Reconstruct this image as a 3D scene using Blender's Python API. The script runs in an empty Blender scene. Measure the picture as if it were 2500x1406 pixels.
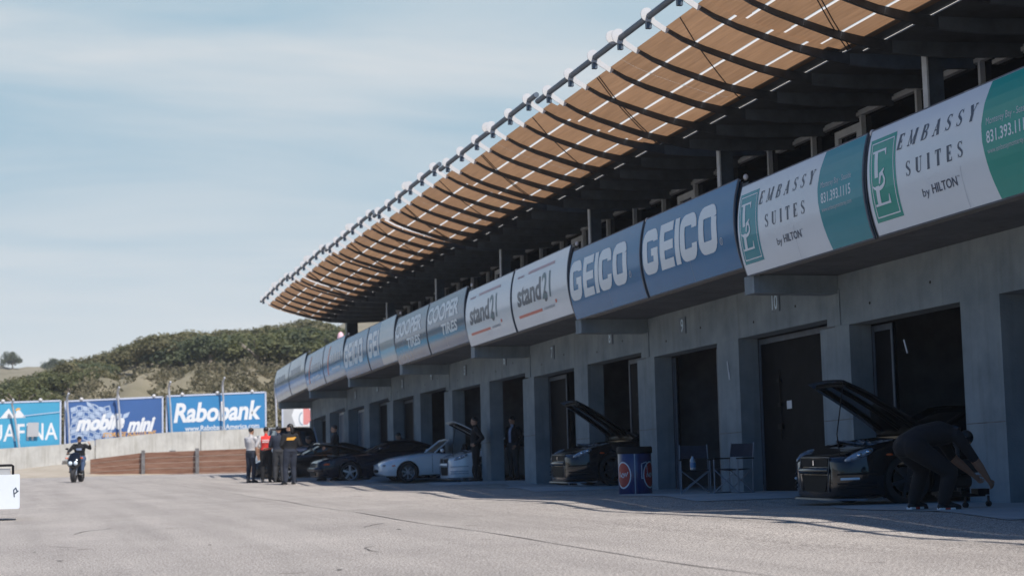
import bpy, bmesh, math, random
from mathutils import Vector, Matrix
import numpy as np
R = math.radians
C = bpy.context.scene.collection
scene = bpy.context.scene

# ------------------------------------------------------------------ camera
cam = bpy.data.cameras.new("Camera"); camo = bpy.data.objects.new("Camera", cam); C.objects.link(camo)
scene.camera = camo
cam.sensor_width = 36.0; cam.lens = 56.0; cam.clip_end = 5000; cam.clip_start = 0.1
YAW, PITCH, ROLL = 0.29781116, 0.10104857, 0.024
fw = Vector((math.sin(YAW)*math.cos(PITCH), math.cos(YAW)*math.cos(PITCH), math.sin(PITCH)))
r0 = Vector((math.cos(YAW), -math.sin(YAW), 0)); u0 = r0.cross(fw)
rt = math.cos(ROLL)*r0 - math.sin(ROLL)*u0; up = math.sin(ROLL)*r0 + math.cos(ROLL)*u0
mw = Matrix(((rt.x, up.x, -fw.x, 0), (rt.y, up.y, -fw.y, 0), (rt.z, up.z, -fw.z, 0.85), (0, 0, 0, 1)))
camo.matrix_world = mw
cam.dof.use_dof = True; cam.dof.focus_distance = 20.0; cam.dof.aperture_fstop = 2.2

# ------------------------------------------------------------------ world and sun
SUNV = Vector((0.28, -0.70, 1.0)).normalized()
EL = math.asin(SUNV.z); AZ = math.atan2(SUNV.x, SUNV.y)
world = bpy.data.worlds.new("World"); scene.world = world; world.use_nodes = True
nt = world.node_tree; nt.nodes.clear()
def N(t, typ, **kw):
    n = t.nodes.new(typ)
    for k, v in kw.items(): setattr(n, k, v)
    return n
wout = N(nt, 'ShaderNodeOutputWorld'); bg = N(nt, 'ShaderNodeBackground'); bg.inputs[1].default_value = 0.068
sky = N(nt, 'ShaderNodeTexSky', sky_type='NISHITA', sun_disc=False, sun_elevation=EL, sun_rotation=AZ,
        air_density=1.1, dust_density=1.2, ozone_density=1.6)
tc = N(nt, 'ShaderNodeTexCoord'); sep = N(nt, 'ShaderNodeSeparateXYZ'); nt.links.new(tc.outputs['Generated'], sep.inputs[0])
# cloud plane projection: xy / (z + k)
addz = N(nt, 'ShaderNodeMath', operation='ADD'); nt.links.new(sep.outputs[2], addz.inputs[0]); addz.inputs[1].default_value = 0.16
dx = N(nt, 'ShaderNodeMath', operation='DIVIDE'); dy = N(nt, 'ShaderNodeMath', operation='DIVIDE')
nt.links.new(sep.outputs[0], dx.inputs[0]); nt.links.new(addz.outputs[0], dx.inputs[1])
nt.links.new(sep.outputs[1], dy.inputs[0]); nt.links.new(addz.outputs[0], dy.inputs[1])
cmb = N(nt, 'ShaderNodeCombineXYZ'); nt.links.new(dx.outputs[0], cmb.inputs[0]); nt.links.new(dy.outputs[0], cmb.inputs[1])
mp = N(nt, 'ShaderNodeMapping'); nt.links.new(cmb.outputs[0], mp.inputs[0])
mp.inputs['Rotation'].default_value = (0, 0, R(-10)); mp.inputs['Scale'].default_value = (0.75, 1.7, 1); mp.inputs['Location'].default_value = (3.3, 1.2, 0)
n1 = N(nt, 'ShaderNodeTexNoise'); n1.inputs['Scale'].default_value = 1.1; n1.inputs['Detail'].default_value = 7; n1.inputs['Roughness'].default_value = 0.52; n1.inputs['Distortion'].default_value = 0.5
nt.links.new(mp.outputs[0], n1.inputs['Vector'])
cr = N(nt, 'ShaderNodeMapRange'); cr.inputs['From Min'].default_value = 0.34; cr.inputs['From Max'].default_value = 0.68; cr.inputs['To Min'].default_value = 0.0; cr.inputs['To Max'].default_value = 1.0
nt.links.new(n1.outputs['Fac'], cr.inputs['Value'])
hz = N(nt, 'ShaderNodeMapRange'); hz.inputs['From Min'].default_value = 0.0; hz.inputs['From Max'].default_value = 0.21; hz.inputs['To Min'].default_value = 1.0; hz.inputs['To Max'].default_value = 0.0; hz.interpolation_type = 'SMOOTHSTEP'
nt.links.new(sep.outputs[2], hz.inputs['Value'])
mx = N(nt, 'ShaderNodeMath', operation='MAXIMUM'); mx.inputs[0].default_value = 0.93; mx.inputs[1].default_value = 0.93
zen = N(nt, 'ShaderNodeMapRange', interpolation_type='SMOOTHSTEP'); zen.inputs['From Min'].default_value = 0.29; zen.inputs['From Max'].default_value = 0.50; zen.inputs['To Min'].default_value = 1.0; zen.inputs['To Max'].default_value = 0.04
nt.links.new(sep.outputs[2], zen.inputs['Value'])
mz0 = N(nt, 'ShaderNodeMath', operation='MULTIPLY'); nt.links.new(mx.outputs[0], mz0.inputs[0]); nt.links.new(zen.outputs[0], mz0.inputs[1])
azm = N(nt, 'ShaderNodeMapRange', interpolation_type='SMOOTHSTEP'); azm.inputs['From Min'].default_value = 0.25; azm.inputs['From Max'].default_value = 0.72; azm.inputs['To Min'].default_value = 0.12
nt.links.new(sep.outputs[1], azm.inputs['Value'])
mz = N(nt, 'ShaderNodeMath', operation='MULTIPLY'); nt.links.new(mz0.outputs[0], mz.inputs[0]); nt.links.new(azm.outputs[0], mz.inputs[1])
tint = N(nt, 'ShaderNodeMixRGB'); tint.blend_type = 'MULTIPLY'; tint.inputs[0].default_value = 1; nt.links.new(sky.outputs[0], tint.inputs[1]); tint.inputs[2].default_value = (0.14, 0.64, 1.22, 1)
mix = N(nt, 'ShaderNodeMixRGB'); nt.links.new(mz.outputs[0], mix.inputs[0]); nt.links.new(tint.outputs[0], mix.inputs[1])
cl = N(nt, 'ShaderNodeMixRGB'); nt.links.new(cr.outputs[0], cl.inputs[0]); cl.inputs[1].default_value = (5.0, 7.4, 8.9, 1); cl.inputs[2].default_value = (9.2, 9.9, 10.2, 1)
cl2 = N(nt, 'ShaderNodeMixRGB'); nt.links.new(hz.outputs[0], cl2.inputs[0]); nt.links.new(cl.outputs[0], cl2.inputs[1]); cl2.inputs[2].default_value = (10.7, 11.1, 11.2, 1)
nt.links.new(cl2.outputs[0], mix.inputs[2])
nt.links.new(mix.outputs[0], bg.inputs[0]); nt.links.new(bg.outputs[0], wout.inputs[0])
sun = bpy.data.lights.new("Sun", 'SUN'); sun.energy = 4.9; sun.angle = R(0.53); sun.color = (1.0, 0.95, 0.90)
suno = bpy.data.objects.new("Sun", sun); C.objects.link(suno)
suno.rotation_euler = SUNV.to_track_quat('Z', 'Y').to_euler(); suno.location = (20, -40, 60)
vs = scene.view_settings; vs.view_transform = 'Standard'; vs.look = 'None'; vs.gamma = 1; vs.exposure = 0.16
scene.cycles.max_bounces = 8; scene.cycles.use_denoising = True

# ------------------------------------------------------------------ materials
def mat(name, col, rough=0.7, metal=0.0, var=0.0, scale=3.0, bump=0.0, bscale=30.0, spec=0.5, coat=0.0, col2=None, stretch=None, detail=5, trans=None, rvar=0.0):
    m = bpy.data.materials.new(name); m.use_nodes = True; t = m.node_tree; b = t.nodes['Principled BSDF']
    b.inputs['Base Color'].default_value = (*col, 1); b.inputs['Roughness'].default_value = rough
    b.inputs['Metallic'].default_value = metal; b.inputs['Specular IOR Level'].default_value = spec; b.inputs['Coat Weight'].default_value = coat
    co = N(t, 'ShaderNodeTexCoord'); v = co.outputs['Object']
    if stretch:
        mpn = N(t, 'ShaderNodeMapping'); mpn.inputs['Scale'].default_value = stretch; t.links.new(v, mpn.inputs[0]); v = mpn.outputs[0]
    if var > 0 or col2:
        n = N(t, 'ShaderNodeTexNoise'); n.inputs['Scale'].default_value = scale; n.inputs['Detail'].default_value = detail; n.inputs['Roughness'].default_value = 0.6
        t.links.new(v, n.inputs['Vector'])
        rp = N(t, 'ShaderNodeValToRGB'); e = rp.color_ramp.elements
        c2 = col2 if col2 else tuple(min(1, c*(1+var)) for c in col); c1 = col if col2 else tuple(c*(1-var) for c in col)
        e[0].position = 0.32; e[0].color = (*c1, 1); e[1].position = 0.68; e[1].color = (*c2, 1)
        t.links.new(n.outputs['Fac'], rp.inputs[0]); t.links.new(rp.outputs[0], b.inputs['Base Color'])
        if rvar:
            mr = N(t, 'ShaderNodeMapRange'); mr.inputs['To Min'].default_value = rough-rvar; mr.inputs['To Max'].default_value = rough+rvar
            t.links.new(n.outputs['Fac'], mr.inputs['Value']); t.links.new(mr.outputs[0], b.inputs['Roughness'])
    if bump > 0:
        n = N(t, 'ShaderNodeTexNoise'); n.inputs['Scale'].default_value = bscale; n.inputs['Detail'].default_value = 4; t.links.new(v, n.inputs['Vector'])
        bp = N(t, 'ShaderNodeBump'); bp.inputs['Strength'].default_value = bump; bp.inputs['Distance'].default_value = 0.02
        t.links.new(n.outputs['Fac'], bp.inputs['Height']); t.links.new(bp.outputs[0], b.inputs['Normal'])
    if trans:
        tr = N(t, 'ShaderNodeBsdfTranslucent'); tr.inputs[0].default_value = (*trans[:3], 1)
        ms = N(t, 'ShaderNodeMixShader'); ms.inputs[0].default_value = trans[3]
        o = t.nodes['Material Output']; t.links.new(b.outputs[0], ms.inputs[1]); t.links.new(tr.outputs[0], ms.inputs[2]); t.links.new(ms.outputs[0], o.inputs[0])
    return m
M = {}
def concrete(name, a, b, dark):
    m = mat(name, a, 0.9, col2=b, scale=1.3, bump=0.25, bscale=40, detail=8); t = m.node_tree; bs = t.nodes['Principled BSDF']
    src = bs.inputs['Base Color'].links[0].from_socket
    co = t.nodes.new('ShaderNodeTexCoord'); mpn = t.nodes.new('ShaderNodeMapping'); mpn.inputs['Scale'].default_value = (4, 4, 0.35); t.links.new(co.outputs['Object'], mpn.inputs[0])
    n = t.nodes.new('ShaderNodeTexNoise'); n.inputs['Scale'].default_value = 1.6; n.inputs['Detail'].default_value = 6; t.links.new(mpn.outputs[0], n.inputs['Vector'])
    rp = t.nodes.new('ShaderNodeValToRGB'); rp.color_ramp.elements[0].position = 0.50; rp.color_ramp.elements[0].color = (1, 1, 1, 1); rp.color_ramp.elements[1].position = 0.78; rp.color_ramp.elements[1].color = (*dark, 1)
    t.links.new(n.outputs['Fac'], rp.inputs[0])
    mm = t.nodes.new('ShaderNodeMixRGB'); mm.blend_type = 'MULTIPLY'; mm.inputs[0].default_value = 1; t.links.new(src, mm.inputs[1]); t.links.new(rp.outputs[0], mm.inputs[2]); t.links.new(mm.outputs[0], bs.inputs['Base Color'])
    return m
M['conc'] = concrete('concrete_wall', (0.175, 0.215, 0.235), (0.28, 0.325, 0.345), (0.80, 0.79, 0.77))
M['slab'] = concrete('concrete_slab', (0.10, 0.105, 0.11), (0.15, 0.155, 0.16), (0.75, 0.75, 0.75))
M['barrier'] = concrete('concrete_barrier', (0.42, 0.40, 0.36), (0.55, 0.53, 0.48), (0.72, 0.70, 0.66))
M['apron'] = mat('concrete_apron', (0.34, 0.34, 0.335), 0.9, col2=(0.44, 0.44, 0.43), scale=1.2, bump=0.2, bscale=60)
M['dirt'] = mat('dry_dirt', (0.36, 0.30, 0.22), 1.0, col2=(0.47, 0.40, 0.31), scale=0.6, bump=0.4, bscale=8)
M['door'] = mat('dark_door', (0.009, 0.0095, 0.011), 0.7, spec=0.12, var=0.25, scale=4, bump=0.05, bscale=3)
M['doorgrey'] = mat('grey_door', (0.20, 0.22, 0.25), 0.5, var=0.1, scale=2)
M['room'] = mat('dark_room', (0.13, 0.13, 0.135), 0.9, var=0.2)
M['steel_d'] = mat('dark_steel', (0.050, 0.056, 0.064), 0.45, var=0.25, scale=6, spec=0.4)
M['steel_b'] = mat('blue_grey_steel', (0.10, 0.125, 0.155), 0.5, var=0.2, scale=5)
M['deck'] = mat('roof_deck', (0.10, 0.11, 0.12), 0.75, var=0.2, scale=3)
M['post'] = mat('galvanised_lit', (0.70, 0.73, 0.76), 0.55, var=0.12, scale=4)  # galvanised conduits; on posts its pale tone paints the brighter-lit narrow face
M['frame'] = mat('window_frame', (0.66, 0.69, 0.71), 0.5, var=0.1)
M['band'] = mat('grey_band', (0.64, 0.70, 0.75), 0.7, var=0.15)
M['white'] = mat('white_paint', (0.62, 0.60, 0.58), 0.5, var=0.05)
M['glass'] = mat('dark_glass', (0.010, 0.011, 0.013), 0.08, spec=0.5)
M['panel'] = mat('tan_canopy', (0.20, 0.135, 0.085), 0.7, col2=(0.28, 0.19, 0.125), scale=1.6, stretch=(8, 0.7, 8), detail=7, trans=(0.40, 0.225, 0.118, 0.42))
def vary_islands(m, lo, hi):
    t = m.node_tree; geo = N(t, 'ShaderNodeNewGeometry'); mr = N(t, 'ShaderNodeMapRange'); mr.inputs['To Min'].default_value = lo; mr.inputs['To Max'].default_value = hi; t.links.new(geo.outputs['Random Per Island'], mr.inputs['Value'])
    b = t.nodes['Principled BSDF']; src = b.inputs['Base Color'].links[0].from_socket; mm = N(t, 'ShaderNodeMixRGB'); mm.blend_type = 'MULTIPLY'; mm.inputs[0].default_value = 1; t.links.new(src, mm.inputs[1]); t.links.new(mr.outputs[0], mm.inputs[2]); t.links.new(mm.outputs[0], b.inputs['Base Color'])
    for n in t.nodes:
        if n.type == 'BSDF_TRANSLUCENT':
            c0 = tuple(n.inputs[0].default_value); nz = N(t, 'ShaderNodeMixRGB'); nz.blend_type = 'MULTIPLY'; nz.inputs[0].default_value = 1; nz.inputs[1].default_value = c0; t.links.new(mr.outputs[0], nz.inputs[2])
            co = N(t, 'ShaderNodeTexCoord'); mp_ = N(t, 'ShaderNodeMapping'); mp_.inputs['Scale'].default_value = (26, 0.5, 26); t.links.new(co.outputs['Object'], mp_.inputs[0]); nn = N(t, 'ShaderNodeTexNoise'); nn.inputs['Scale'].default_value = 1.4; nn.inputs['Detail'].default_value = 5; t.links.new(mp_.outputs[0], nn.inputs['Vector'])
            m2 = N(t, 'ShaderNodeMapRange'); m2.inputs['From Min'].default_value = .3; m2.inputs['From Max'].default_value = .7; m2.inputs['To Min'].default_value = .80; m2.inputs['To Max'].default_value = 1.22; t.links.new(nn.outputs['Fac'], m2.inputs['Value'])
            n3 = N(t, 'ShaderNodeMixRGB'); n3.blend_type = 'MULTIPLY'; n3.inputs[0].default_value = 1; t.links.new(nz.outputs[0], n3.inputs[1]); t.links.new(m2.outputs[0], n3.inputs[2]); t.links.new(n3.outputs[0], n.inputs[0])
vary_islands(M['panel'], 0.80, 1.18)
M['strip'] = mat('skylight_strip', (0.7, 0.69, 0.66), 0.6, trans=(0.78, 0.75, 0.70, 0.72))
M['seatcloth'] = mat('dark_seat', (0.02, 0.024, 0.04), 0.8)
M['rubber'] = mat('rubber', (0.02, 0.02, 0.021), 0.75, var=0.2, scale=20)
M['black'] = mat('black_plastic', (0.008, 0.008, 0.009), 0.6, var=0.15, scale=15, spec=0.2)
M['alu'] = mat('aluminium', (0.55, 0.57, 0.60), 0.32, metal=0.85, var=0.08)
M['gun'] = mat('gunmetal', (0.10, 0.10, 0.105), 0.35, metal=0.7, var=0.1)
M['chrome'] = mat('chrome', (0.75, 0.77, 0.8), 0.15, metal=1.0)
M['lamp'] = mat('lamp_lens', (0.26, 0.30, 0.35), 0.08, spec=0.8, coat=1.0, var=0.4, scale=25)
M['orange'] = mat('orange_lens', (0.75, 0.12, 0.02), 0.2, coat=0.6)
M['paintblk'] = mat('black_car_paint', (0.007, 0.008, 0.011), 0.15, coat=0.6, spec=0.35, var=0.1)
M['paintwht'] = mat('white_car_paint', (0.72, 0.74, 0.75), 0.28, coat=1.0, var=0.03)
M['paintnvy'] = mat('navy_car_paint', (0.008, 0.010, 0.020), 0.25, coat=0.35, spec=0.3, var=0.1)
M['paintslv'] = mat('blue_grey_car_paint', (0.30, 0.36, 0.43), 0.3, coat=0.8, metal=0.2, var=0.05)
M['engine'] = mat('engine_parts', (0.02, 0.02, 0.022), 0.4, col2=(0.22, 0.23, 0.25), scale=14, spec=0.7)
M['red'] = mat('red_paint', (0.62, 0.045, 0.03), 0.5, var=0.08)
M['sblue'] = mat('blue_sign', (0.004, 0.15, 0.34), 0.16, spec=0.32, bump=0.10, bscale=2.2, var=0.06, scale=0.7)
M['swhite'] = mat('white_sign', (0.64, 0.71, 0.76), 0.16, bump=0.10, bscale=2.2, var=0.04, scale=0.7)
M['sgreen'] = mat('green_sign', (0.012, 0.29, 0.24), 0.16, spec=0.35, bump=0.10, bscale=2.2, var=0.05, scale=0.7)
M['steal'] = mat('teal_sign', (0.012, 0.25, 0.31), 0.16, spec=0.35, bump=0.10, bscale=2.2, var=0.05, scale=0.7)
M['spale'] = mat('pale_sign', (0.28, 0.38, 0.46), 0.14, bump=0.10, bscale=2.2, var=0.10, scale=1.2)
M['scooper'] = mat('mid_blue_sign', (0.045, 0.115, 0.22), 0.14, bump=0.10, bscale=2.2, var=0.10, scale=1.0)
M['sice'] = mat('ice_blue_sign', (0.035, 0.19, 0.38), 0.14, bump=0.10, bscale=2.2, var=0.12, scale=1.0)
M['lwhite'] = mat('white_lettering', (0.66, 0.74, 0.79), 0.25)
M['lpale'] = mat('pale_lettering', (0.50, 0.56, 0.62), 0.25)
M['lnavy'] = mat('navy_lettering', (0.012, 0.035, 0.085), 0.3)
M['lteal'] = mat('teal_lettering', (0.02, 0.10, 0.15), 0.3)
M['lred'] = mat('red_lettering', (0.55, 0.10, 0.07), 0.3)
M['lmauve'] = mat('faded_red_lettering', (0.36, 0.20, 0.27), 0.3)
M['lgrey'] = mat('grey_lettering', (0.30, 0.36, 0.42), 0.3)
M['bb_cyan'] = mat('cyan_board', (0.06, 0.34, 0.52), 0.5, var=0.06, scale=0.5)
M['bb_navy'] = mat('navy_board', (0.045, 0.115, 0.30), 0.5, var=0.08, scale=0.5)
M['bb_blue'] = mat('blue_board', (0.035, 0.215, 0.44), 0.5, var=0.05, scale=0.5)
M['bb_white'] = mat('white_board', (0.74, 0.74, 0.73), 0.6, var=0.04, scale=0.5)
M['bb_grey'] = mat('grey_board', (0.40, 0.40, 0.40), 0.6, var=0.1, scale=0.5)
M['bb_pale'] = mat('pale_blue_print', (0.42, 0.50, 0.62), 0.6, var=0.1, scale=0.5)
M['bb_lav'] = mat('lavender_print', (0.52, 0.56, 0.66), 0.6, var=0.08, scale=1)
M['amber'] = mat('amber_lettering', (0.78, 0.42, 0.10), 0.5)
M['pinkp'] = mat('pink_print', (0.66, 0.24, 0.22), 0.6, var=0.05)
M['galv'] = mat('galvanised_pipe', (0.52, 0.52, 0.54), 0.45, metal=0.3, var=0.15, scale=4)
M['wood'] = mat('reddish_plank', (0.20, 0.085, 0.045), 0.85, col2=(0.36, 0.20, 0.13), scale=1.1, stretch=(1.0, 1.0, 9.0), detail=8, bump=0.3, bscale=6)
M['wpost'] = mat('weathered_post', (0.16, 0.15, 0.145), 0.85, var=0.3, scale=5)
M['skin'] = mat('skin', (0.46, 0.26, 0.17), 0.55, var=0.06, scale=9)
M['skind'] = mat('tanned_skin', (0.30, 0.16, 0.10), 0.55, var=0.06, scale=9)
M['hair'] = mat('dark_hair', (0.012, 0.010, 0.009), 0.5, var=0.3, scale=30)
def cloth(n, c, v=0.18): return mat(n, c, 0.9, var=v, scale=7, bump=0.9, bscale=8)
M['c_black'] = cloth('black_cloth', (0.010, 0.010, 0.012)); M['c_char'] = cloth('charcoal_cloth', (0.035, 0.036, 0.040))
M['c_navy'] = cloth('navy_cloth', (0.022, 0.028, 0.045)); M['c_jean'] = cloth('denim_cloth', (0.055, 0.09, 0.17))
M['c_grey'] = cloth('pale_grey_cloth', (0.52, 0.50, 0.49)); M['c_red'] = cloth('red_cloth', (0.74, 0.05, 0.04)); M['c_pale'] = cloth('pale_blue_cloth', (0.32, 0.38, 0.52))
M['c_amber'] = mat('amber_print', (0.72, 0.36, 0.05), 0.7); M['c_white'] = mat('white_print', (0.78, 0.77, 0.75), 0.7)
M['shoe'] = mat('dark_shoe', (0.02, 0.02, 0.022), 0.6); M['sole_w'] = mat('white_sole', (0.75, 0.75, 0.74), 0.5); M['sole_r'] = mat('red_sole', (0.5, 0.05, 0.03), 0.5)
M['blue_wrap'] = mat('blue_wrap', (0.018, 0.030, 0.12), 0.3, var=0.2, scale=4, coat=0.3)
M['pinkinf'] = mat('pink_fabric', (0.85, 0.52, 0.55), 0.6, var=0.06)
M['cart'] = mat('white_laminate', (0.74, 0.77, 0.79), 0.4, var=0.03)
M['seam'] = mat('tar_seam', (0.16, 0.145, 0.13), 0.9, var=0.4, scale=6)
M['bark'] = mat('pale_bark', (0.30, 0.25, 0.20), 0.9, var=0.3, scale=3)
def leafmat(n, c1, c2):
    m = mat(n, c1, 0.75, col2=c2, scale=0.55, detail=3, trans=(c2[0]*1.3, c2[1]*1.4, c2[2], 0.28)); return m
M['leaf_a'] = leafmat('oak_leaf', (0.068, 0.082, 0.032), (0.165, 0.16, 0.062)); M['leaf_b'] = leafmat('dark_oak_leaf', (0.045, 0.062, 0.032), (0.125, 0.135, 0.06))
M['leaf_c'] = leafmat('dry_oak_leaf', (0.095, 0.092, 0.042), (0.20, 0.172, 0.08)); M['scrub'] = leafmat('scrub_leaf', (0.10, 0.092, 0.05), (0.20, 0.165, 0.095))
def asphalt():
    m = mat('worn_asphalt', (0.37, 0.335, 0.303), 0.88, col2=(0.465, 0.422, 0.38), scale=0.35, detail=9, spec=0.35)
    t = m.node_tree; b = t.nodes['Principled BSDF']; src = b.inputs['Base Color'].links[0].from_socket
    co = t.nodes.new('ShaderNodeTexCoord')
    def mul(src, scale, p0, p1, c0, c1, stretch=None, detail=2):
        n = t.nodes.new('ShaderNodeTexNoise'); n.inputs['Scale'].default_value = scale; n.inputs['Detail'].default_value = detail
        v = co.outputs['Object']
        if stretch:
            q = t.nodes.new('ShaderNodeMapping'); q.inputs['Scale'].default_value = stretch; t.links.new(v, q.inputs[0]); v = q.outputs[0]
        t.links.new(v, n.inputs['Vector'])
        rp = t.nodes.new('ShaderNodeValToRGB'); e = rp.color_ramp.elements; e[0].position = p0; e[0].color = (*c0, 1); e[1].position = p1; e[1].color = (*c1, 1)
        t.links.new(n.outputs['Fac'], rp.inputs[0])
        mm = t.nodes.new('ShaderNodeMixRGB'); mm.blend_type = 'MULTIPLY'; mm.inputs[0].default_value = 1; t.links.new(src, mm.inputs[1]); t.links.new(rp.outputs[0], mm.inputs[2]); return mm.outputs[0]
    s = mul(src, 55, 0.34, 0.66, (0.26, 0.25, 0.24), (1.66, 1.65, 1.63), detail=5)
    s = mul(s, 150, 0.35, 0.65, (0.70, 0.70, 0.70), (1.25, 1.25, 1.25), detail=2)          # aggregate
    s = mul(s, 9, 0.25, 0.75, (0.86, 0.86, 0.86), (1.1, 1.1, 1.1), detail=5)
    s = mul(s, 1.1, 0.68, 0.78, (1, 1, 1), (0.72, 0.71, 0.70), stretch=(1.0, 0.35, 1), detail=6)   # oil and tyre smudges
    s = mul(s, 1.5, 0.42, 0.70, (1.03, 1.03, 1.03), (0.84, 0.84, 0.84), stretch=(1.1, 0.05, 1), detail=5)
    s = mul(s, 1.7, 0.69, 0.72, (1, 1, 1), (0.60, 0.59, 0.58), detail=3, stretch=(0.8, 1.6, 1))                        # small spots
    t.links.new(s, b.inputs['Base Color'])
    n = t.nodes.new('ShaderNodeTexNoise'); n.inputs['Scale'].default_value = 75; n.inputs['Detail'].default_value = 3; t.links.new(co.outputs['Object'], n.inputs['Vector'])
    bp = t.nodes.new('ShaderNodeBump'); bp.inputs['Strength'].default_value = 0.9; bp.inputs['Distance'].default_value = 0.014; t.links.new(n.outputs['Fac'], bp.inputs['Height']); t.links.new(bp.outputs[0], b.inputs['Normal'])
    return m
M['asphalt'] = asphalt()
def hillmat():
    m = mat('dry_grass_hill', (0.18, 0.155, 0.09), 1.0, col2=(0.29, 0.245, 0.16), scale=0.12, detail=8, bump=0.5, bscale=0.8); return m
M['beam'] = mat('inner_rib_lit', (0.11, 0.13, 0.15), 0.6, var=0.2, scale=4)  # rib steel in a lighter tone, painting in stronger light near the windows
M['logored'] = mat('logo_red', (0.42, 0.035, 0.028), 0.4, var=0.1)
M['chairm'] = mat('dull_aluminium', (0.20, 0.22, 0.25), 0.5, metal=0.2)
M['hill'] = hillmat()

# ------------------------------------------------------------------ mesh builder
class MB:
    def __init__(s, warp=None): s.v = []; s.f = []; s.m = []; s.cur = 0; s.warp = warp
    def add(s, vs, fs):
        b = len(s.v)
        for p in vs:
            p = Vector(p); s.v.append(s.warp(p) if s.warp else p)
        for f in fs: s.f.append([i+b for i in f]); s.m.append(s.cur)
        return s
    def box(s, x0, x1, y0, y1, z0, z1):
        vs = [(x, y, z) for z in (z0, z1) for y in (y0, y1) for x in (x0, x1)]
        return s.add(vs, [(0, 2, 3, 1), (4, 5, 7, 6), (0, 1, 5, 4), (2, 6, 7, 3), (0, 4, 6, 2), (1, 3, 7, 5)])
    def obox(s, c, sz, rot=None):
        rot = rot or Matrix.Identity(3); c = Vector(c)
        vs = [c + rot @ Vector((x*sz[0]/2, y*sz[1]/2, z*sz[2]/2)) for z in (-1, 1) for y in (-1, 1) for x in (-1, 1)]
        return s.add(vs, [(0, 2, 3, 1), (4, 5, 7, 6), (0, 1, 5, 4), (2, 6, 7, 3), (0, 4, 6, 2), (1, 3, 7, 5)])
    def bar(s, p0, p1, w, h, upv=(0, 0, 1)):
        p0, p1 = Vector(p0), Vector(p1); d = (p1-p0).normalized(); a = d.cross(Vector(upv))
        if a.length < 1e-5: a = d.cross(Vector((1, 0, 0)))
        a.normalize(); b = a.cross(d)
        vs = [p + a*x*w/2 + b*y*h/2 for p in (p0, p1) for y in (-1, 1) for x in (-1, 1)]
        return s.add(vs, [(0, 2, 3, 1), (4, 5, 7, 6), (0, 1, 5, 4), (2, 6, 7, 3), (0, 4, 6, 2), (1, 3, 7, 5)])
    def tube(s, pts, r, n=8, side=None, cap=True):
        pts = [Vector(p) for p in pts]; k = len(pts)
        rs = r if isinstance(r, list) else [r]*k
        vs = []; a = None
        for i, p in enumerate(pts):
            d = (pts[min(i+1, k-1)] - pts[max(i-1, 0)]).normalized()
            if side is not None: ref = Vector(side); a = (ref - d*ref.dot(d))
            elif a is None: ref = Vector((0, 0, 1)) if abs(d.z) < 0.9 else Vector((1, 0, 0)); a = d.cross(ref)
            else: a = a - d*a.dot(d)
            if a.length < 1e-6: a = d.orthogonal()
            a = a.normalized(); b = d.cross(a)
            ra, rb = rs[i] if isinstance(rs[i], tuple) else (rs[i], rs[i])
            for j in range(n):
                t = 2*math.pi*j/n; vs.append(p + a*ra*math.cos(t) + b*rb*math.sin(t))
        fs = [(i*n+j, i*n+(j+1) % n, (i+1)*n+(j+1) % n, (i+1)*n+j) for i in range(k-1) for j in range(n)]
        if cap: fs += [tuple(range(n-1, -1, -1)), tuple((k-1)*n+j for j in range(n))]
        return s.add(vs, fs)
    def cyl(s, p0, p1, r0, r1=None, n=16): return s.tube([p0, p1], [r0, r0 if r1 is None else r1], n)
    def ell(s, c, rad, rot=None, nu=12, nv=8):
        c = Vector(c); rot = rot or Matrix.Identity(3); vs = [c + rot @ Vector((0, 0, -rad[2]))]
        for i in range(1, nv):
            a = -math.pi/2 + math.pi*i/nv
            for j in range(nu):
                t = 2*math.pi*j/nu; vs.append(c + rot @ Vector((rad[0]*math.cos(a)*math.cos(t), rad[1]*math.cos(a)*math.sin(t), rad[2]*math.sin(a))))
        vs.append(c + rot @ Vector((0, 0, rad[2]))); L = len(vs)-1
        fs = [(0, 1+(j+1) % nu, 1+j) for j in range(nu)]
        for i in range(nv-2): fs += [(1+i*nu+j, 1+i*nu+(j+1) % nu, 1+(i+1)*nu+(j+1) % nu, 1+(i+1)*nu+j) for j in range(nu)]
        fs += [(1+(nv-2)*nu+j, 1+(nv-2)*nu+(j+1) % nu, L) for j in range(nu)]
        return s.add(vs, fs)
    def lathe(s, prof, c=(0, 0, 0), axis='Z', n=24, closed=False):
        c = Vector(c); vs = []
        for (r, h) in prof:
            for j in range(n):
                t = 2*math.pi*j/n; x, y = r*math.cos(t), r*math.sin(t)
                vs.append(c + (Vector((x, y, h)) if axis == 'Z' else Vector((x, h, y))))
        k = len(prof); fs = []
        for i in range(k if closed else k-1):
            i2 = (i+1) % k; fs += [(i*n+j, i*n+(j+1) % n, i2*n+(j+1) % n, i2*n+j) for j in range(n)]
        return s.add(vs, fs)
    def grid(s, rows, wrap=False):
        n = len(rows[0]); vs = [p for r in rows for p in r]; fs = []
        for i in range(len(rows)-1):
            for j in range(n if wrap else n-1): fs.append((i*n+j, i*n+(j+1) % n, (i+1)*n+(j+1) % n, (i+1)*n+j))
        return s.add(vs, fs)
    def prism(s, poly, f, t0, t1):
        n = len(poly); vs = [f(u, v, t0) for u, v in poly] + [f(u, v, t1) for u, v in poly]
        return s.add(vs, [tuple(range(n-1, -1, -1)), tuple(range(n, 2*n))] + [(i, (i+1) % n, n+(i+1) % n, n+i) for i in range(n)])
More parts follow.
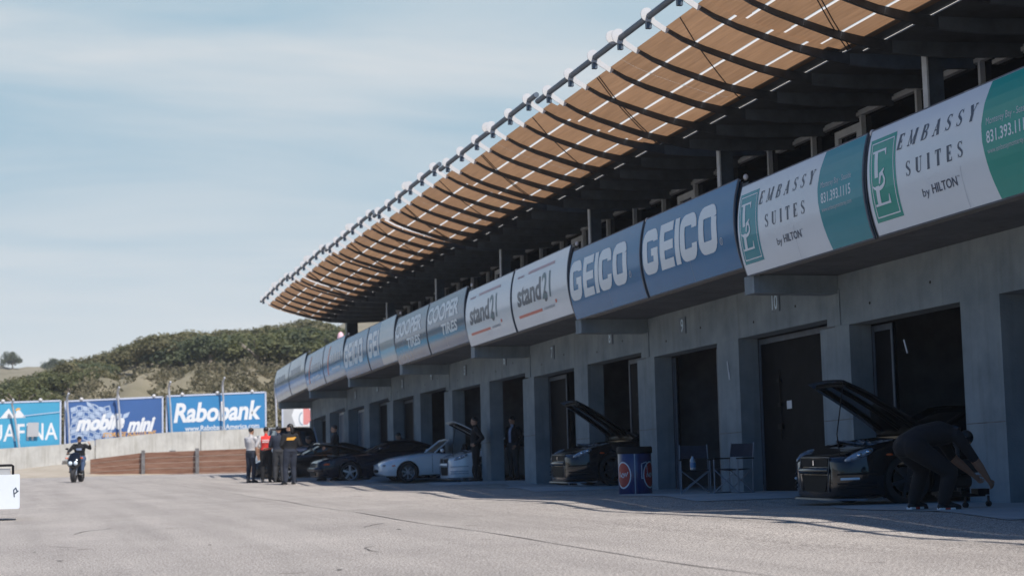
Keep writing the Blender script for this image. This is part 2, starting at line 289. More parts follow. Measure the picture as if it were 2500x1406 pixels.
    def build(s, name, mats, parent=None, smooth=None, world=True, fix=True):
        if not isinstance(mats, (list, tuple)): mats = [mats]
        off = Vector(parent.location) if (parent is not None and world) else Vector((0, 0, 0))
        if parent is not None and world and parent.parent is not None: off = off + Vector(parent.parent.location)
        me = bpy.data.meshes.new(name); me.from_pydata([tuple(p-off) for p in s.v], [], s.f)
        for m_ in mats: me.materials.append(M[m_] if isinstance(m_, str) else m_)
        me.polygons.foreach_set('material_index', s.m)
        if fix:
            bm = bmesh.new(); bm.from_mesh(me); bmesh.ops.recalc_face_normals(bm, faces=bm.faces); bm.to_mesh(me); bm.free()
        me.update()
        if smooth is not None:
            me.polygons.foreach_set('use_smooth', [True]*len(me.polygons)); me.set_sharp_from_angle(angle=R(smooth))
        o = bpy.data.objects.new(name, me); C.objects.link(o)
        if parent is not None: o.parent = parent
        return o
def tag(o, label=None, cat=None, group=None, kind=None):
    if label: o['label'] = label
    if cat: o['category'] = cat
    if group: o['group'] = group
    if kind: o['kind'] = kind
    return o
def thing(name, loc, label, cat, group=None, rz=0):
    o = bpy.data.objects.new(name, None); C.objects.link(o); o.location = loc; o.rotation_euler = (0, 0, rz); o.empty_display_size = 0.2
    return tag(o, label, cat, group)
def copy_tree(o, parent=None):
    c = o.copy(); C.objects.link(c); c.parent = parent
    for ch in list(o.children): copy_tree(ch, c)
    return c
def evalmesh(o):
    dg = bpy.context.evaluated_depsgraph_get(); return bpy.data.meshes.new_from_object(o.evaluated_get(dg))
def kill(o):
    d = o.data; t = o.type; bpy.data.objects.remove(o)
    if t == 'MESH': bpy.data.meshes.remove(d)
    elif t == 'FONT': bpy.data.curves.remove(d)

# ------------------------------------------------------------------ lettering
_tc = {}
def text2d(s, bold=0.0, shear=0.0, space=1.0):
    """outline font text as (verts2d, faces), unit scale, left/baseline at the lower left of its box"""
    k = (s, bold, shear, space)
    if k not in _tc:
        cu = bpy.data.curves.new('t', 'FONT'); cu.body = s; cu.offset = bold; cu.shear = shear; cu.space_character = space; cu.resolution_u = 3
        o = bpy.data.objects.new('t', cu); C.objects.link(o); me = evalmesh(o)
        v = [(p.co.x, p.co.y) for p in me.vertices]; f = [list(p.vertices) for p in me.polygons]
        bpy.data.meshes.remove(me); kill(o); _tc[k] = (v, f)
    return _tc[k]
def fit2d(vf, u0, u1, v0, v1):
    v, f = vf; a = min(p[0] for p in v); b = max(p[0] for p in v); c = min(p[1] for p in v); d = max(p[1] for p in v)
    return [(u0+(p[0]-a)/(b-a)*(u1-u0), v0+(p[1]-c)/(d-c)*(v1-v0)) for p in v], f
def strokes2d(sl, steps=0.06):
    """list of (points, width or widths) -> list of separate (verts, faces) ribbons"""
    out = []
    for pts, w in sl:
        n = len(pts); ws = w if isinstance(w, (list, tuple)) else [w]*n; P2 = [Vector(p).to_2d() for p in pts]; L = []
        for i in range(n):
            if i == 0: d = (P2[1]-P2[0]).normalized(); nn = Vector((-d.y, d.x)); k = 1
            elif i == n-1: d = (P2[-1]-P2[-2]).normalized(); nn = Vector((-d.y, d.x)); k = 1
            else:
                d1 = (P2[i]-P2[i-1]).normalized(); d2 = (P2[i+1]-P2[i]).normalized(); a = Vector((-d1.y, d1.x)); b = Vector((-d2.y, d2.x))
                nn = (a+b).normalized(); k = 1/max(0.5, nn.dot(a))
            L.append((P2[i]+nn*ws[i]/2*k, P2[i]-nn*ws[i]/2*k))
        v = [q for ab in L for q in ab]; f = [[2*i, 2*i+1, 2*i+3, 2*i+2] for i in range(n-1)]
        out.append(([(q.x, q.y) for q in v], f))
    return out
def put2d(mb, vf, fmap, off=0.003, cut=0.12, cutu=None):
    """lay flat 2-D faces on a surface given by fmap(u, v, off), cutting them along v so they follow a curve"""
    v, f = vf
    bm = bmesh.new(); bv = [bm.verts.new((p[0], p[1], 0)) for p in v]
    for q in f:
        try: bm.faces.new([bv[i] for i in q])
        except ValueError: pass
    if cut:
        lo = min(p[1] for p in v); hi = max(p[1] for p in v); z = math.ceil(lo/cut)*cut
        while z < hi:
            bmesh.ops.bisect_plane(bm, geom=bm.verts[:]+bm.edges[:]+bm.faces[:], plane_co=(0, z, 0), plane_no=(0, 1, 0)); z += cut
    if cutu:
        lo = min(p[0] for p in v); hi = max(p[0] for p in v); z = math.ceil(lo/cutu)*cutu
        while z < hi:
            bmesh.ops.bisect_plane(bm, geom=bm.verts[:]+bm.edges[:]+bm.faces[:], plane_co=(z, 0, 0), plane_no=(1, 0, 0)); z += cutu
    bm.verts.index_update()
    mb.add([fmap(p.co.x, p.co.y, off) for p in bm.verts], [[w.index for w in q.verts] for q in bm.faces]); bm.free()
def arc(cx, cy, rx, ry, a0, a1, n=7): return [(cx+rx*math.cos(R(a0+(a1-a0)*i/(n-1))), cy+ry*math.sin(R(a0+(a1-a0)*i/(n-1)))) for i in range(n)]
def rrect(x0, x1, y0, y1, r, n=5):
    return arc(x1-r, y1-r, r, r, 0, 90, n)+arc(x0+r, y1-r, r, r, 90, 180, n)+arc(x0+r, y0+r, r, r, 180, 270, n)+arc(x1-r, y0+r, r, r, 270, 360, n)
def rectf(u0, u1, v0, v1): return ([(u0, v0), (u1, v0), (u1, v1), (u0, v1)], [[0, 1, 2, 3]])
def polyf(pts): return (pts, [list(range(len(pts)))])
# serif capitals, unit height: strokes (points, width)
T, H_ = 0.26, 0.085
SER = {
 'E': (0.62, [([(.16, 0), (.16, 1)], T), ([(.03, .027), (.58, .027)], H_), ([(.03, .973), (.55, .973)], H_), ([(.2, .5), (.42, .5)], H_), ([(.565, .0), (.59, .25)], [.10, .03]), ([(.54, 1), (.56, .78)], [.10, .03]), ([(.42, .38), (.42, .62)], .06)]),
 'M': (0.95, [([(.15, 0), (.15, 1)], .06), ([(.12, 1), (.48, .05)], [.15, .15]), ([(.48, .05), (.80, 1)], [.05, .06]), ([(.80, 0), (.80, 1)], T), ([(.03, .02), (.28, .02)], H_), ([(.66, .02), (.94, .02)], H_), ([(.03, .98), (.2, .98)], H_), ([(.75, .98), (.94, .98)], H_)]),
 'B': (0.68, [([(.16, 0), (.16, 1)], T), ([(.05, .973), (.36, .973)]+arc(.36, .76, .20, .213, 88, -88, 8)+[(.2, .53)], [.05]+[.05]+[.07, .1, .15, .17, .17, .14, .09, .06]+[.05]), ([(.2, .5)]+arc(.38, .265, .23, .238, 86, -90, 8)+[(.05, .03)], [.05]+[.07, .1, .15, .17, .17, .14, .09, .06]+[.05])]),
 'A': (0.78, [([(.13, 0), (.39, 1)], .06), ([(.37, 1), (.64, 0)], T), ([(.2, .33), (.54, .33)], H_), ([(.02, .02), (.26, .02)], H_), ([(.50, .02), (.78, .02)], H_)]),
 'S': (0.58, [(arc(.29, .74, .20, .235, 25, 200, 8)+[(.2, .58), (.38, .44)]+arc(.29, .26, .21, .235, 20, -160, 8), [.05, .06, .05, .06, .09, .12, .14, .15, .17, .17, .15, .14, .12, .09, .06, .05, .06, .05]), ([(.49, 1), (.49, .76)], [.03, .05]), ([(.07, 0), (.07, .26)], [.03, .05])]),
 'Y': (0.76, [([(.12, 1), (.39, .45)], T), ([(.66, 1), (.39, .45)], .06), ([(.39, .47), (.39, 0)], T), ([(.0, .98), (.26, .98)], H_), ([(.54, .98), (.78, .98)], H_), ([(.26, .02), (.54, .02)], H_)]),
 'U': (0.74, [([(.16, 1), (.16, .32)]+arc(.39, .27, .23, .25, 190, 350, 7)+[(.62, .34), (.62, 1)], [T, T, T, .14, .1, .07, .06, .055, .05, .05, .05]), ([(.02, .98), (.32, .98)], H_), ([(.50, .98), (.74, .98)], H_)]),
 'I': (0.36, [([(.18, 0), (.18, 1)], T), ([(.03, .02), (.33, .02)], H_), ([(.03, .98), (.33, .98)], H_)]),
 'T': (0.68, [([(.34, 0), (.34, 1)], T), ([(.03, .973), (.65, .973)], H_), ([(.05, 1), (.03, .74)], [.10, .03]), ([(.63, 1), (.65, .74)], [.10, .03]), ([(.2, .02), (.48, .02)], H_)]),
}
def serif_word(mb, word, u0, u1, v0, v1, fmap, slant=0.0, gap=0.28):
    tot = sum(SER[c][0] for c in word)+gap*(len(word)-1); h = v1-v0; k = (u1-u0-slant*h)/tot; x = 0; o = 0.003
    for c in word:
        w, st = SER[c]
        for vf in strokes2d(st):
            o += 0.0002
            put2d(mb, ([(u0+(x+p[0])*k+slant*h*p[1], v0+p[1]*h) for p in vf[0]], vf[1]), fmap, o)
        x += w+gap; o = 0.003

# ================================================================== the setting
J0, BAY, SL = 22.48, 8.03, 0.019
WX = 12.2
def bay_of(y): return math.floor((y-J0)/BAY)+1
def bay_ends(b): return J0+BAY*(b-1), J0+BAY*b
def zfar(y): return -0.25*((y-50)/20)**2 if y > 50 else 0.0
def tilt(b):
    yc = J0+BAY*(b-0.5)
    return lambda p: Vector((p.x, p.y, p.z + SL*(yc-p.y) + zfar(p.y)))
def sstep(a, b, x): t = min(1, max(0, (x-a)/(b-a))); return t*t*(3-2*t)
def gsaw(y):
    b = bay_of(y); yn, yf = bay_ends(b); v = SL*((yn+yf)/2-y); a = SL*BAY/2
    if y-yn < 1.2: return v - a*(1-(y-yn)/1.2)
    if yf-y < 1.2: return v + a*(1-(yf-y)/1.2)
    return v
def gz(x, y): return (gsaw(y)*sstep(5.0, 9.6, x) if y < 72 else 0.0)

MB().add([(-2500, -2500, -0.35), (2500, -2500, -0.35), (2500, 2500, -0.35), (-2500, 2500, -0.35)], [(0, 1, 2, 3)]).build('ground', 'dirt')
tag(bpy.data.objects['ground'], kind='structure')
xs = [-30, -20, -10, -4, 0, 3, 5, 5.5, 6, 6.5, 7, 7.6, 8.2, 8.8, 9.4, 10, 10.6, 11.4, 12.25]
ys = [-40, -20, -8] + [round(-2+0.5*i, 2) for i in range(0, 150)] + [76, 80, 84, 87]
m = MB(); m.grid([[(x, y, gz(x, y)) for x in xs] for y in ys]); tag(m.build('pit_lane', 'asphalt', smooth=60), kind='structure')
# concrete apron in front of and inside the garages, flared in every bay
m = MB()
for b in range(-2, 7):
    yn, yf = bay_ends(b); rows = []
    for i in range(25):
        y = yn + (yf-yn)*i/24; d = yf-y
        xe = 9.75 + 1.75*sstep(0, 1, 1-min(1, d/5.2)) if d < 5.2 else 9.75
        rows.append([(xe+(17.5-xe)*k, y, gz(xe+(17.5-xe)*k, y)+0.008) for k in (0, .1, .2, .3, .5, 1)])
    m.grid(rows)
tag(m.build('concrete_apron', 'apron', smooth=60), kind='structure')
m = MB(); rng = random.Random(3); rows = []
for i in range(90):
    y = 8 + 0.85*i; x = 4.57 + 0.04*math.sin(y*0.9) + rng.uniform(-.02, .02); w = rng.uniform(.005, .014); rows.append([(x-w, y, 0.005), (x+w, y, 0.005)])
m.grid(rows); tag(m.build('pavement_seam', 'seam'), kind='structure')
m = MB(); rng = random.Random(12)
for i in range(9):
    x, y = rng.uniform(0.3, 7.2), rng.uniform(10.5, 42); a_ = rng.uniform(-.5, .5)+(1.57 if i % 3 else 0); n_ = rng.randint(5, 11); rows = []
    for q in range(n_):
        w = .004+.006*rng.random(); rows.append([(x-w, y+w, gz(x, y)+.005), (x+w, y-w, gz(x, y)+.005)]); a_ += rng.uniform(-.35, .35); x += .16*math.cos(a_); y += .16*math.sin(a_)
    m.grid(rows)
for i in range(34):
    x, y = rng.uniform(-.5, 7.0), 10+34*rng.random()**1.6; r_ = rng.uniform(.010, .036); k_ = rng.randint(5, 8)
    m.add([(x+r_*rng.uniform(.6, 1.5)*math.cos(6.283*j/k_), y+r_*rng.uniform(.8, 2.2)*math.sin(6.283*j/k_), gz(x, y)+.006) for j in range(k_)], [tuple(range(k_))])
tag(m.build('pavement_marks', 'seam'), kind='structure')
# dirt bank rising to the barrier
BX = [-20, -1.33, 1.96, 3.87, 7.75, 12.49, 30]; BT = [0.95, 1.60, 1.76, 1.97, 2.29, 2.46, 2.9]; BB = [0.1, 0.30, 0.62, 0.82, 1.05, 1.25, 1.5]
wtop = lambda x: float(np.interp(x, BX, BT)); wbot = lambda x: float(np.interp(x, BX, BB))
m = MB(); rows = []
for i in range(14):
    y = 80 + i*1.25
    rows.append([(x, y, -0.06 + (wbot(x)+0.06)*sstep(82.5+max(0, 6-abs(x-4))*0.25, 94.2, y) + 0.03*math.sin(x*1.7+y)) for x in [-45, -30, -20, -12, -8, -5] + [-3+0.75*k for k in range(28)] + [20, 24, 30, 45]])
m.grid(rows); tag(m.build('dirt_bank', 'dirt', smooth=60), kind='structure')

# hillside, from the ground behind the barrier to the crest and the dry hill beyond
SKX = [-400, -100, 0, 28, 61, 110, 156, 184, 213, 239, 276, 313, 368, 399, 442, 506, 571, 614, 636, 690, 722, 744, 790, 843, 900, 1000, 1300, 2600]
SKY = [1000, 960, 937, 924, 913, 900, 887, 878, 866, 864, 850, 836, 817, 807, 804, 801, 798, 797, 787, 787, 785, 774, 779, 811, 830, 850, 870, 950]
hor = lambda x: 1127.4-0.024*x
def AXP(px, d): return d*math.tan(YAW+math.atan((max(-2600, min(5000, px))-1250)/3889.0)) + (0 if -2600 < px < 5000 else (px+2600 if px < 0 else px-5000)/3889.0*d)
def zat(x, y, d):
    t_ = math.atan((max(-400, min(1600, x))-1250)/3889.0); return 0.85+(hor(x)-y)*d*math.cos(t_)/math.cos(YAW+t_)/3889.0
K140 = ([-400, 0, 100, 200, 300, 400, 670, 850, 1200, 2600], [1010, 985, 972, 952, 928, 924, 915, 900, 900, 950])
def hill_z(x, d):
    zc = zat(x, float(np.interp(x, SKX, SKY)), 260)-4.0; z14 = zat(x, float(np.interp(x, *K140)), 140)
    y42 = float(np.interp(x, [-400, 0, 120, 250, 760, 830, 960, 1400, 2600], [915, 899, 897, 905, 840, 790, 772, 760, 850]))
    z42 = zat(x, y42, 430)
    return float(np.interp(d, [97, 112, 140, 200, 260, 300, 430, 520, 900], [0.9, 2.2+0.02*max(0, x)/10, z14, z14+(zc-z14)*0.52, zc, zc-1.0, z42, z42-4, z42-30]))
hn = random.Random(8)
def hill_n(x, d): return 0.25*math.sin(d*0.31+x*0.021)+0.3*math.sin(x*0.05-d*0.11)+0.15*math.sin(x*0.11+d*0.5)
cols = list(range(-3600, -400, 200)) + list(range(-400, 1400, 20)) + list(range(1400, 5200, 200))
ds = [97, 100, 104, 108, 112, 118, 125, 132, 140, 150, 160, 172, 185, 200, 215, 230, 245, 260, 275, 290, 320, 360, 400, 430, 460, 520, 700, 900]
m = MB(); m.grid([[(AXP(c, d), d, hill_z(c, d)+hill_n(c, d)*min(1, (d-96)/30)) for c in cols] for d in ds])
tag(m.build('hillside', 'hill', smooth=60), kind='structure')
# low hills on the far side of the track, to the left of the camera
m = MB(); rows = []
for i in range(40):
    a = R(-200+i*5.2); rows.append([(r_*math.sin(a)-20, r_*math.cos(a), z*(1+0.4*math.sin(i*0.9)+0.25*math.sin(i*2.3))) for r_, z in ((260, -1), (330, 9), (420, 17), (520, 14))])
m.grid(rows); tag(m.build('far_hills', 'leaf_b', smooth=60), kind='structure')

# ================================================================== pit garage building
gar = thing('pit_garage', (WX, 30.0, 0.0), 'long two storey concrete pit garage with curved tan canopy over its balcony', 'building')
Wp = lambda b: MB(warp=tilt(b))
PZ = [(9.93, 8.03), (10.0, 8.0), (10.25, 7.86), (10.6, 7.69), (11.0, 7.55), (11.5, 7.41), (12.0, 7.28), (12.5, 7.20), (13.0, 7.16), (13.9, 7.18), (15.4, 7.27)]
pz = lambda x: float(np.interp(x, [a for a, _ in PZ], [c for _, c in PZ]))
rib_src = {}
for b in range(-2, 7):
    yn, yf = bay_ends(b)
    # --- ground floor: pillars, header beam, soffit, corbel
    for c, w in ((yf, 0.47), (yn+BAY/2, 0.46)):
        bb = b
        m = Wp(bb); m.box(WX, WX+0.38, c-w+(0.0), c+w, -0.4, 2.718); pl_ = m.build('pillar', 'conc', gar)
        zj = 1.05+0.35*((b*3+(c > yf-1)) % 3)*0.6; m = Wp(bb); m.box(WX-0.002, WX+0.001, c-w+.01, c+w-.01, zj, zj+.014); m.build('form_joint', 'wpost', pl_)
    m = Wp(b); m.box(WX+0.004, WX+0.38, yn+0.012, yf-0.012, 2.72, 3.52); m.build('header_beam', 'conc', gar)
    m = Wp(b); m.box(WX-0.015, WX+0.003, yf-0.22, yf+0.20, 2.74, 3.30); m.build('joint_pad', 'conc', gar)
    m = Wp(b); m.box(10.80, 15.6, yn+0.004, yf-0.004, 3.525, 3.72); m.build('balcony_slab', 'slab', gar)
    m = Wp(b); m.box(10.76, WX-0.002, yf-0.17, yf+0.17, 3.24, 3.52); m.build('corbel', 'conc', gar)
    for q, (yy, zz) in enumerate(((yn+1.3, 3.05), (yn+2.9, 2.95), (yn+5.2, 3.08), (yn+6.9, 2.98))):
        m = Wp(b); m.cyl((WX-0.001, yy, zz), (WX+0.003, yy, zz), 0.022, n=8); m.build('tie_hole', 'black', gar)
    # --- upper floor: window wall at X 15.4
    X = 15.4
    m = Wp(b); m.box(X, X+0.12, yn, yf, 7.19, 7.9); m.build('upper_wall', 'band', gar)
    m = Wp(b); m.box(X+0.06, X+0.10, yn, yf, 3.73, 7.19); m.build('window_glass', 'glass', gar)
    m = Wp(b)
    m.box(X-0.06, X+0.055, yn, yf, 7.10, 7.17)
    for k in range(4):
        y = yn+0.4+k*BAY/4; m.box(X-0.05, X+0.05, y-0.035, y+0.035, 3.73, 7.098)
    m.build('window_frame', 'frame', gar)
    yd = yn+BAY*0.62
    m = Wp(b); m.box(X-0.03, X+0.045, yd-0.5, yd-0.36, 3.73, 6.98); m.box(X-0.03, X+0.045, yd+0.36, yd+0.5, 3.73, 6.98); m.box(X-0.03, X+0.045, yd-0.358, yd+0.358, 6.83, 6.98); m.build('balcony_door', 'frame', gar)
    m = Wp(b); m.box(13.86, 14.15, yf-0.40, yf-0.32, 3.72, 7.12); po = m.build('post', 'steel_b', gar); m = Wp(b); m.box(13.825, 13.858, yf-0.43, yf-0.29, 3.72, 7.12); m.build('post_lit_face', 'post', po)  # posts split in two tones to paint in their dim and bright sides
    # --- roof
    m = Wp(b)
    for (xa, xb) in ((12.56, 12.93), (12.975, 22.5)):
        m.box(xa, xb, yn, yf, 7.228, 7.32)
    m.build('roof_deck', 'deck', gar)
    m = Wp(b); m.grid([[(x, y, 7.205) for x in (12.925, 12.985)] for y in (yn+0.01, yf-0.01)]); m.build('light_strip', 'strip', gar)
    # ribs (six in every bay), each with its white end plate
    for k in range(6):
        y = yn + (k+0.5)*BAY/6 - 0.1
        m = Wp(b); top = [(x, pz(x)) for x in (10.26, 10.6, 11.0, 11.5, 12.0, 12.5, 13.0)]
        dep = [0.055, 0.075, 0.09, 0.105, 0.12, 0.15, 0.19]
        rows = []
        for (x, z), d in zip(top, dep):
            rows.append([(x, y-0.03, z+ (0.0 if x < 13.5 else 0.0)), (x, y+0.03, z), (x, y+0.03, z-d), (x, y-0.03, z-d)])
        m.grid(rows, wrap=True); m.add(rows[0], [(0, 1, 2, 3)]); m.add(rows[-1], [(3, 2, 1, 0)])
        rb = m.build('rib', 'steel_d', gar)
        m = Wp(b); rows = []
        for x, d in ((13.002, 0.19), (13.5, 0.22), (13.9, 0.24), (15.38, 0.25)): z = pz(x); rows.append([(x, y-0.035, z), (x, y+0.035, z), (x, y+0.035, z-d), (x, y-0.035, z-d)])
        m.grid(rows, wrap=True); m.add(rows[0], [(0, 1, 2, 3)]); m.add(rows[-1], [(3, 2, 1, 0)]); m.build('roof_beam', 'beam', gar)  # inner end of the rib, its stronger light put into the colour
        big = 1.15 if (k == 2) else 1.0
        m = Wp(b); pl = arc(9.965, 8.025, 0.118*big, 0.118*big, 60, 280, 14) + [(10.02, 7.90), (10.08, 7.845), (10.30, 7.72), (10.36, 7.79), (10.10, 7.95), (10.03, 8.12)]
        m.prism(pl, lambda u, v, t, y=y: (u, y+t, v), -0.05, -0.035); m.build('end_plate', 'white', rb)
        if big > 1:
            m = Wp(b); m.prism(arc(9.90, 8.045, 0.125, 0.125, 0, 345, 20), lambda u, v, t, y=y: (u, y+t, v), 0.10, 0.112); m.build('end_disc', 'white', rb)
        m = Wp(b); m.box(9.96, 10.05, y-0.03, y+0.05, 7.80, 7.97); m.build('clamp', 'steel_b', rb)
    m = Wp(b); m.tube([(10.0, yn+0.03, 8.0), (10.0, yf-0.03, 8.0)], 0.056, 12); m.build('edge_pipe', 'steel_b', gar, smooth=40)
    # translucent panel rows with light strips between them, in two modules a bay
    rowx = [(10.31, 10.835), (10.878, 11.488), (11.532, 12.128), (12.172, 12.66)]
    for h in range(2):
        ya, yb = yn+BAY*h/2+0.002, yn+BAY*(h+1)/2-0.002
        yj = 46.28 if (b == 3 and h == 1) else (61.2 if (b == 5 and h == 1) else None)
        for (xa, xb) in rowx:
            m = Wp(b)
            ks = [xa+(xb-xa)*i/4 for i in range(5)]
            for (p_, q_) in ([(ya, yb)] if yj is None else [(ya, yj-0.09), (yj+0.09, yb)]):
                ys_ = [p_]+[yn+(k+0.5)*BAY/6-0.1 for k in range(6) if p_+.05 < yn+(k+0.5)*BAY/6-0.1 < q_-.05]+[q_]
                for y0_, y1_ in zip(ys_, ys_[1:]): m.grid([[(x, yy, pz(x)+0.012) for x in ks] for yy in (y0_, y1_)])
            m.build('canopy_panel', 'panel', gar)
        for i in range(3):
            xa, xb = rowx[i][1]+0.004, rowx[i+1][0]-0.004
            m = Wp(b); m.grid([[(x, yy, pz(x)+0.004) for x in (xa, xb)] for yy in (ya+0.03, yb-0.07)]); m.build('light_strip', 'strip', gar)
        # diagonal rods under the panels
        for q in ((0,) if h == 0 else (0, 0.10)):
            m = Wp(b); y1 = yb-0.15-q
            m.tube([(x, y1-2.6+(x-10.3)*1.15, pz(x)-0.015) for x in (10.3, 10.8, 11.3, 11.8, 12.3, 12.6)], 0.011, 6); m.build('brace_rod', 'steel_d', gar)
        if yj is not None:
            m = Wp(b); m.grid([[(x, yy, pz(x)+0.006) for x in (10.27, 10.6, 11, 11.5, 12.0, 12.44)] for yy in (yj-0.085, yj+0.085)]); m.build('light_strip', 'strip', gar)
# end wall, back wall, room surfaces
m = MB(warp=tilt(6)); m.box(WX, 20, 70.30, 70.64, -0.4, 3.52); m.build('end_wall', 'conc', gar)
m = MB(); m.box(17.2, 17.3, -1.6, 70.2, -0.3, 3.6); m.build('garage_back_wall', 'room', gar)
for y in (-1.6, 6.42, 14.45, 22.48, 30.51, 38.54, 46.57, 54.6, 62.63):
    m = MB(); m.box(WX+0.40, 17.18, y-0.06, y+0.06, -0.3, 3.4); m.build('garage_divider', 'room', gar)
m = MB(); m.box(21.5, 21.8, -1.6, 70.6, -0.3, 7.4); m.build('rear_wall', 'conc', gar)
# end posts of the upper floor
m = MB(warp=tilt(6)); m.box(13.75, 14.25, 70.1, 70.5, 3.7, 7.2); m.build('end_column', 'steel_d', gar)
m = MB(warp=tilt(6)); m.box(16.3, 16.8, 70.1, 70.5, 3.7, 7.5); m.build('end_column', 'steel_d', gar)
# garage doors: (centre of the opening, spans of closed leaves, material)
openings = [J0+BAY/4+BAY/2*k for k in range(-2, 12)]
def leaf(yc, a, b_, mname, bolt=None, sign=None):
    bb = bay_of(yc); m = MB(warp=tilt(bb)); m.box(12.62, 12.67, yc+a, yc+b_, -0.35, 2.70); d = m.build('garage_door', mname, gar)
    m = MB(warp=tilt(bb)); m.box(12.60, 12.618, yc+b_-0.06, yc+b_, -0.3, 2.69); m.box(12.60, 12.618, yc+a, yc+a+0.05, -0.3, 2.69); m.box(12.60, 12.618, yc+a+0.06, yc+b_-0.07, 2.60, 2.69); m.build('door_frame', 'steel_b' if mname == 'door' else 'frame', d)
    if bolt is not None:
        m = MB(warp=tilt(bb)); yb = yc+bolt; m.tube([(12.595, yb, 0.9), (12.595, yb, 2.1)], 0.012, 6); m.obox((12.59, yb, 1.5), (0.04, 0.10, 0.06)); m.obox((12.59, yb, 1.12), (0.05, 0.14, 0.08)); m.obox((12.59, yb, 1.92), (0.05, 0.10, 0.06)); m.build('latch', 'black', d)
    if sign is not None:
        m = MB(warp=tilt(bb)); ys_, zs_ = sign; m.box(12.604, 12.612, yc+ys_-0.09, yc+ys_+0.09, zs_-0.07, zs_+0.07); m.build('door_notice', 'lpale', d)
    return d
for yc in openings:
    k = round((yc-J0-BAY/4)/(BAY/2))
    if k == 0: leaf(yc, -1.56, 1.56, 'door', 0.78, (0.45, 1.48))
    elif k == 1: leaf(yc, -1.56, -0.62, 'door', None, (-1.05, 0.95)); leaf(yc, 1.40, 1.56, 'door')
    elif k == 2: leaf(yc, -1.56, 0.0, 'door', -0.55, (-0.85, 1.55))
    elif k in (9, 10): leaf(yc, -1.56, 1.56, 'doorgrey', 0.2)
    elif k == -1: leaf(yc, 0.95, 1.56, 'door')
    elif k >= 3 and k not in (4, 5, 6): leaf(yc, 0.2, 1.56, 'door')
# pipe stub and small fittings on the walls
for (y, z, h) in ((26.5, 2.35, 0.34), (20.4, 2.3, 0.2)):
    m = MB(); m.tube([(WX-0.012, y, z), (WX-0.012, y-0.08, z-h)], 0.012, 6); m.build('conduit', 'post', gar)
# numbered plates over the openings
digits = {0: '10', 1: '9', 2: '8', 3: '7', 4: '6', 5: '5', 6: '4', 7: '3', 8: '2', 9: '1'}
M['plate'] = mat('pale_blue_plate', (0.15, 0.19, 0.23), 0.4, var=0.05); M['platel'] = mat('pale_blue_numeral', (0.58, 0.74, 0.84), 0.4)
for k, s_ in digits.items():
    yc = J0+BAY/4+BAY/2*k; b = bay_of(yc); wz = tilt(b)
    lab = f'pale blue number {s_} plate on the concrete header over its garage opening'
    zz = wz(Vector((0, yc, 3.0))).z
    t = thing('number_plate', (WX, yc, zz), lab, 'sign', 'garage number plates')
    m = MB(); m.box(WX-0.02, WX-0.004, yc-0.155, yc+0.155, zz+0.04, zz+0.36); m.build('plate', 'plate' if k == 0 or k > 1 else 'plate', t)
    m = MB(); w = 0.21 if len(s_) == 2 else 0.13
    put2d(m, fit2d(text2d(s_, 0.02), -w/2, w/2, 0.07, 0.33), lambda u, v, o: (WX-0.02-o, yc-u, zz+v), 0.004, None); m.build('numeral', 'platel', t, fix=False)

# ================================================================== fascia sign panels
ax = lambda z: 10.57+0.25*(z-4.25)**2
def sign_panel(b, half, face, label, group):
    yn, yf = bay_ends(b); ya = yf - (0.06 if half == 0 else BAY/2+0.05); W_ = BAY/2-0.13; w = tilt(b)
    yo = yf if half == 0 else yf-BAY/2
    t = thing('sign_panel', (10.7, ya-W_/2, 3.5), label, 'sign', group)
    zs = [3.52+1.38*i/16 for i in range(17)]
    m = MB(warp=w); m.grid([[(ax(z), y, z) for z in zs] for y in (ya, ya-W_)]); m.grid([[(ax(z)+0.05, y, z) for z in zs] for y in (ya, ya-W_)])
    o = m.build('face', face, t, smooth=50)
    m = MB(warp=w)
    for y in (ya-0.005, ya-W_+0.005): m.tube([(ax(z)+0.02, y, z) for z in zs], (0.02, 0.028), 4, side=(0, 1, 0)) if False else m.tube([(ax(z)+0.015, y, z) for z in zs], 0.02, 5)
    m.tube([(ax(4.9)+0.015, ya, 4.905), (ax(4.9)+0.015, ya-W_, 4.905)], 0.018, 5); m.tube([(ax(3.52)+0.015, ya, 3.515), (ax(3.52)+0.015, ya-W_, 3.515)], 0.018, 5)
    m.build('frame', 'steel_b', t, smooth=60)
    fm = lambda u, v, off: w(Vector((ax(v)-off, yo-u, v)))
    seam_line(t, fm, 1.9+0.1*((b*7+half*3) % 4))
    return t, fm
def seam_line(t, fm, u=1.96):
    letters(t, 'sheet_seam', 'lgrey', [rectf(u, u+0.005, 3.53, 4.02)], fm, 0.0022)
def letters(t, name, mname, vfs, fm, off=0.005):
    m = MB(); o = off
    for vf in vfs: put2d(m, vf, fm, o); o += 0.0003
    return m.build(name, mname, t, fix=False)
def backing(b):
    yn, yf = bay_ends(b); w = tilt(b)
    m = MB(warp=w); zs = [3.50+1.36*i/8 for i in range(9)]; m.grid([[(ax(z)+0.07, y, z) for z in zs] for y in (yf-0.01, yn+0.01)]); m.grid([[(ax(z)+0.16, y, z) for z in zs] for y in (yf-0.01, yn+0.01)]); m.build('parapet', 'steel_d', gar, smooth=50)
    m = MB(warp=w); m.box(10.95, 11.22, yf-0.52, yf-0.08, 4.84, 5.01); m.build('parapet_cap', 'conc', gar)
    m = MB(warp=w); m.ell((10.72, yn+BAY/2+0.0, 4.90), (0.045, 0.045, 0.05), None, 10, 6); m.ell((10.78, yn+0.02, 4.93), (0.04, 0.04, 0.05), None, 10, 6); m.build('rail_cap', 'white', gar, smooth=60)
for b in range(-1, 7): backing(b)
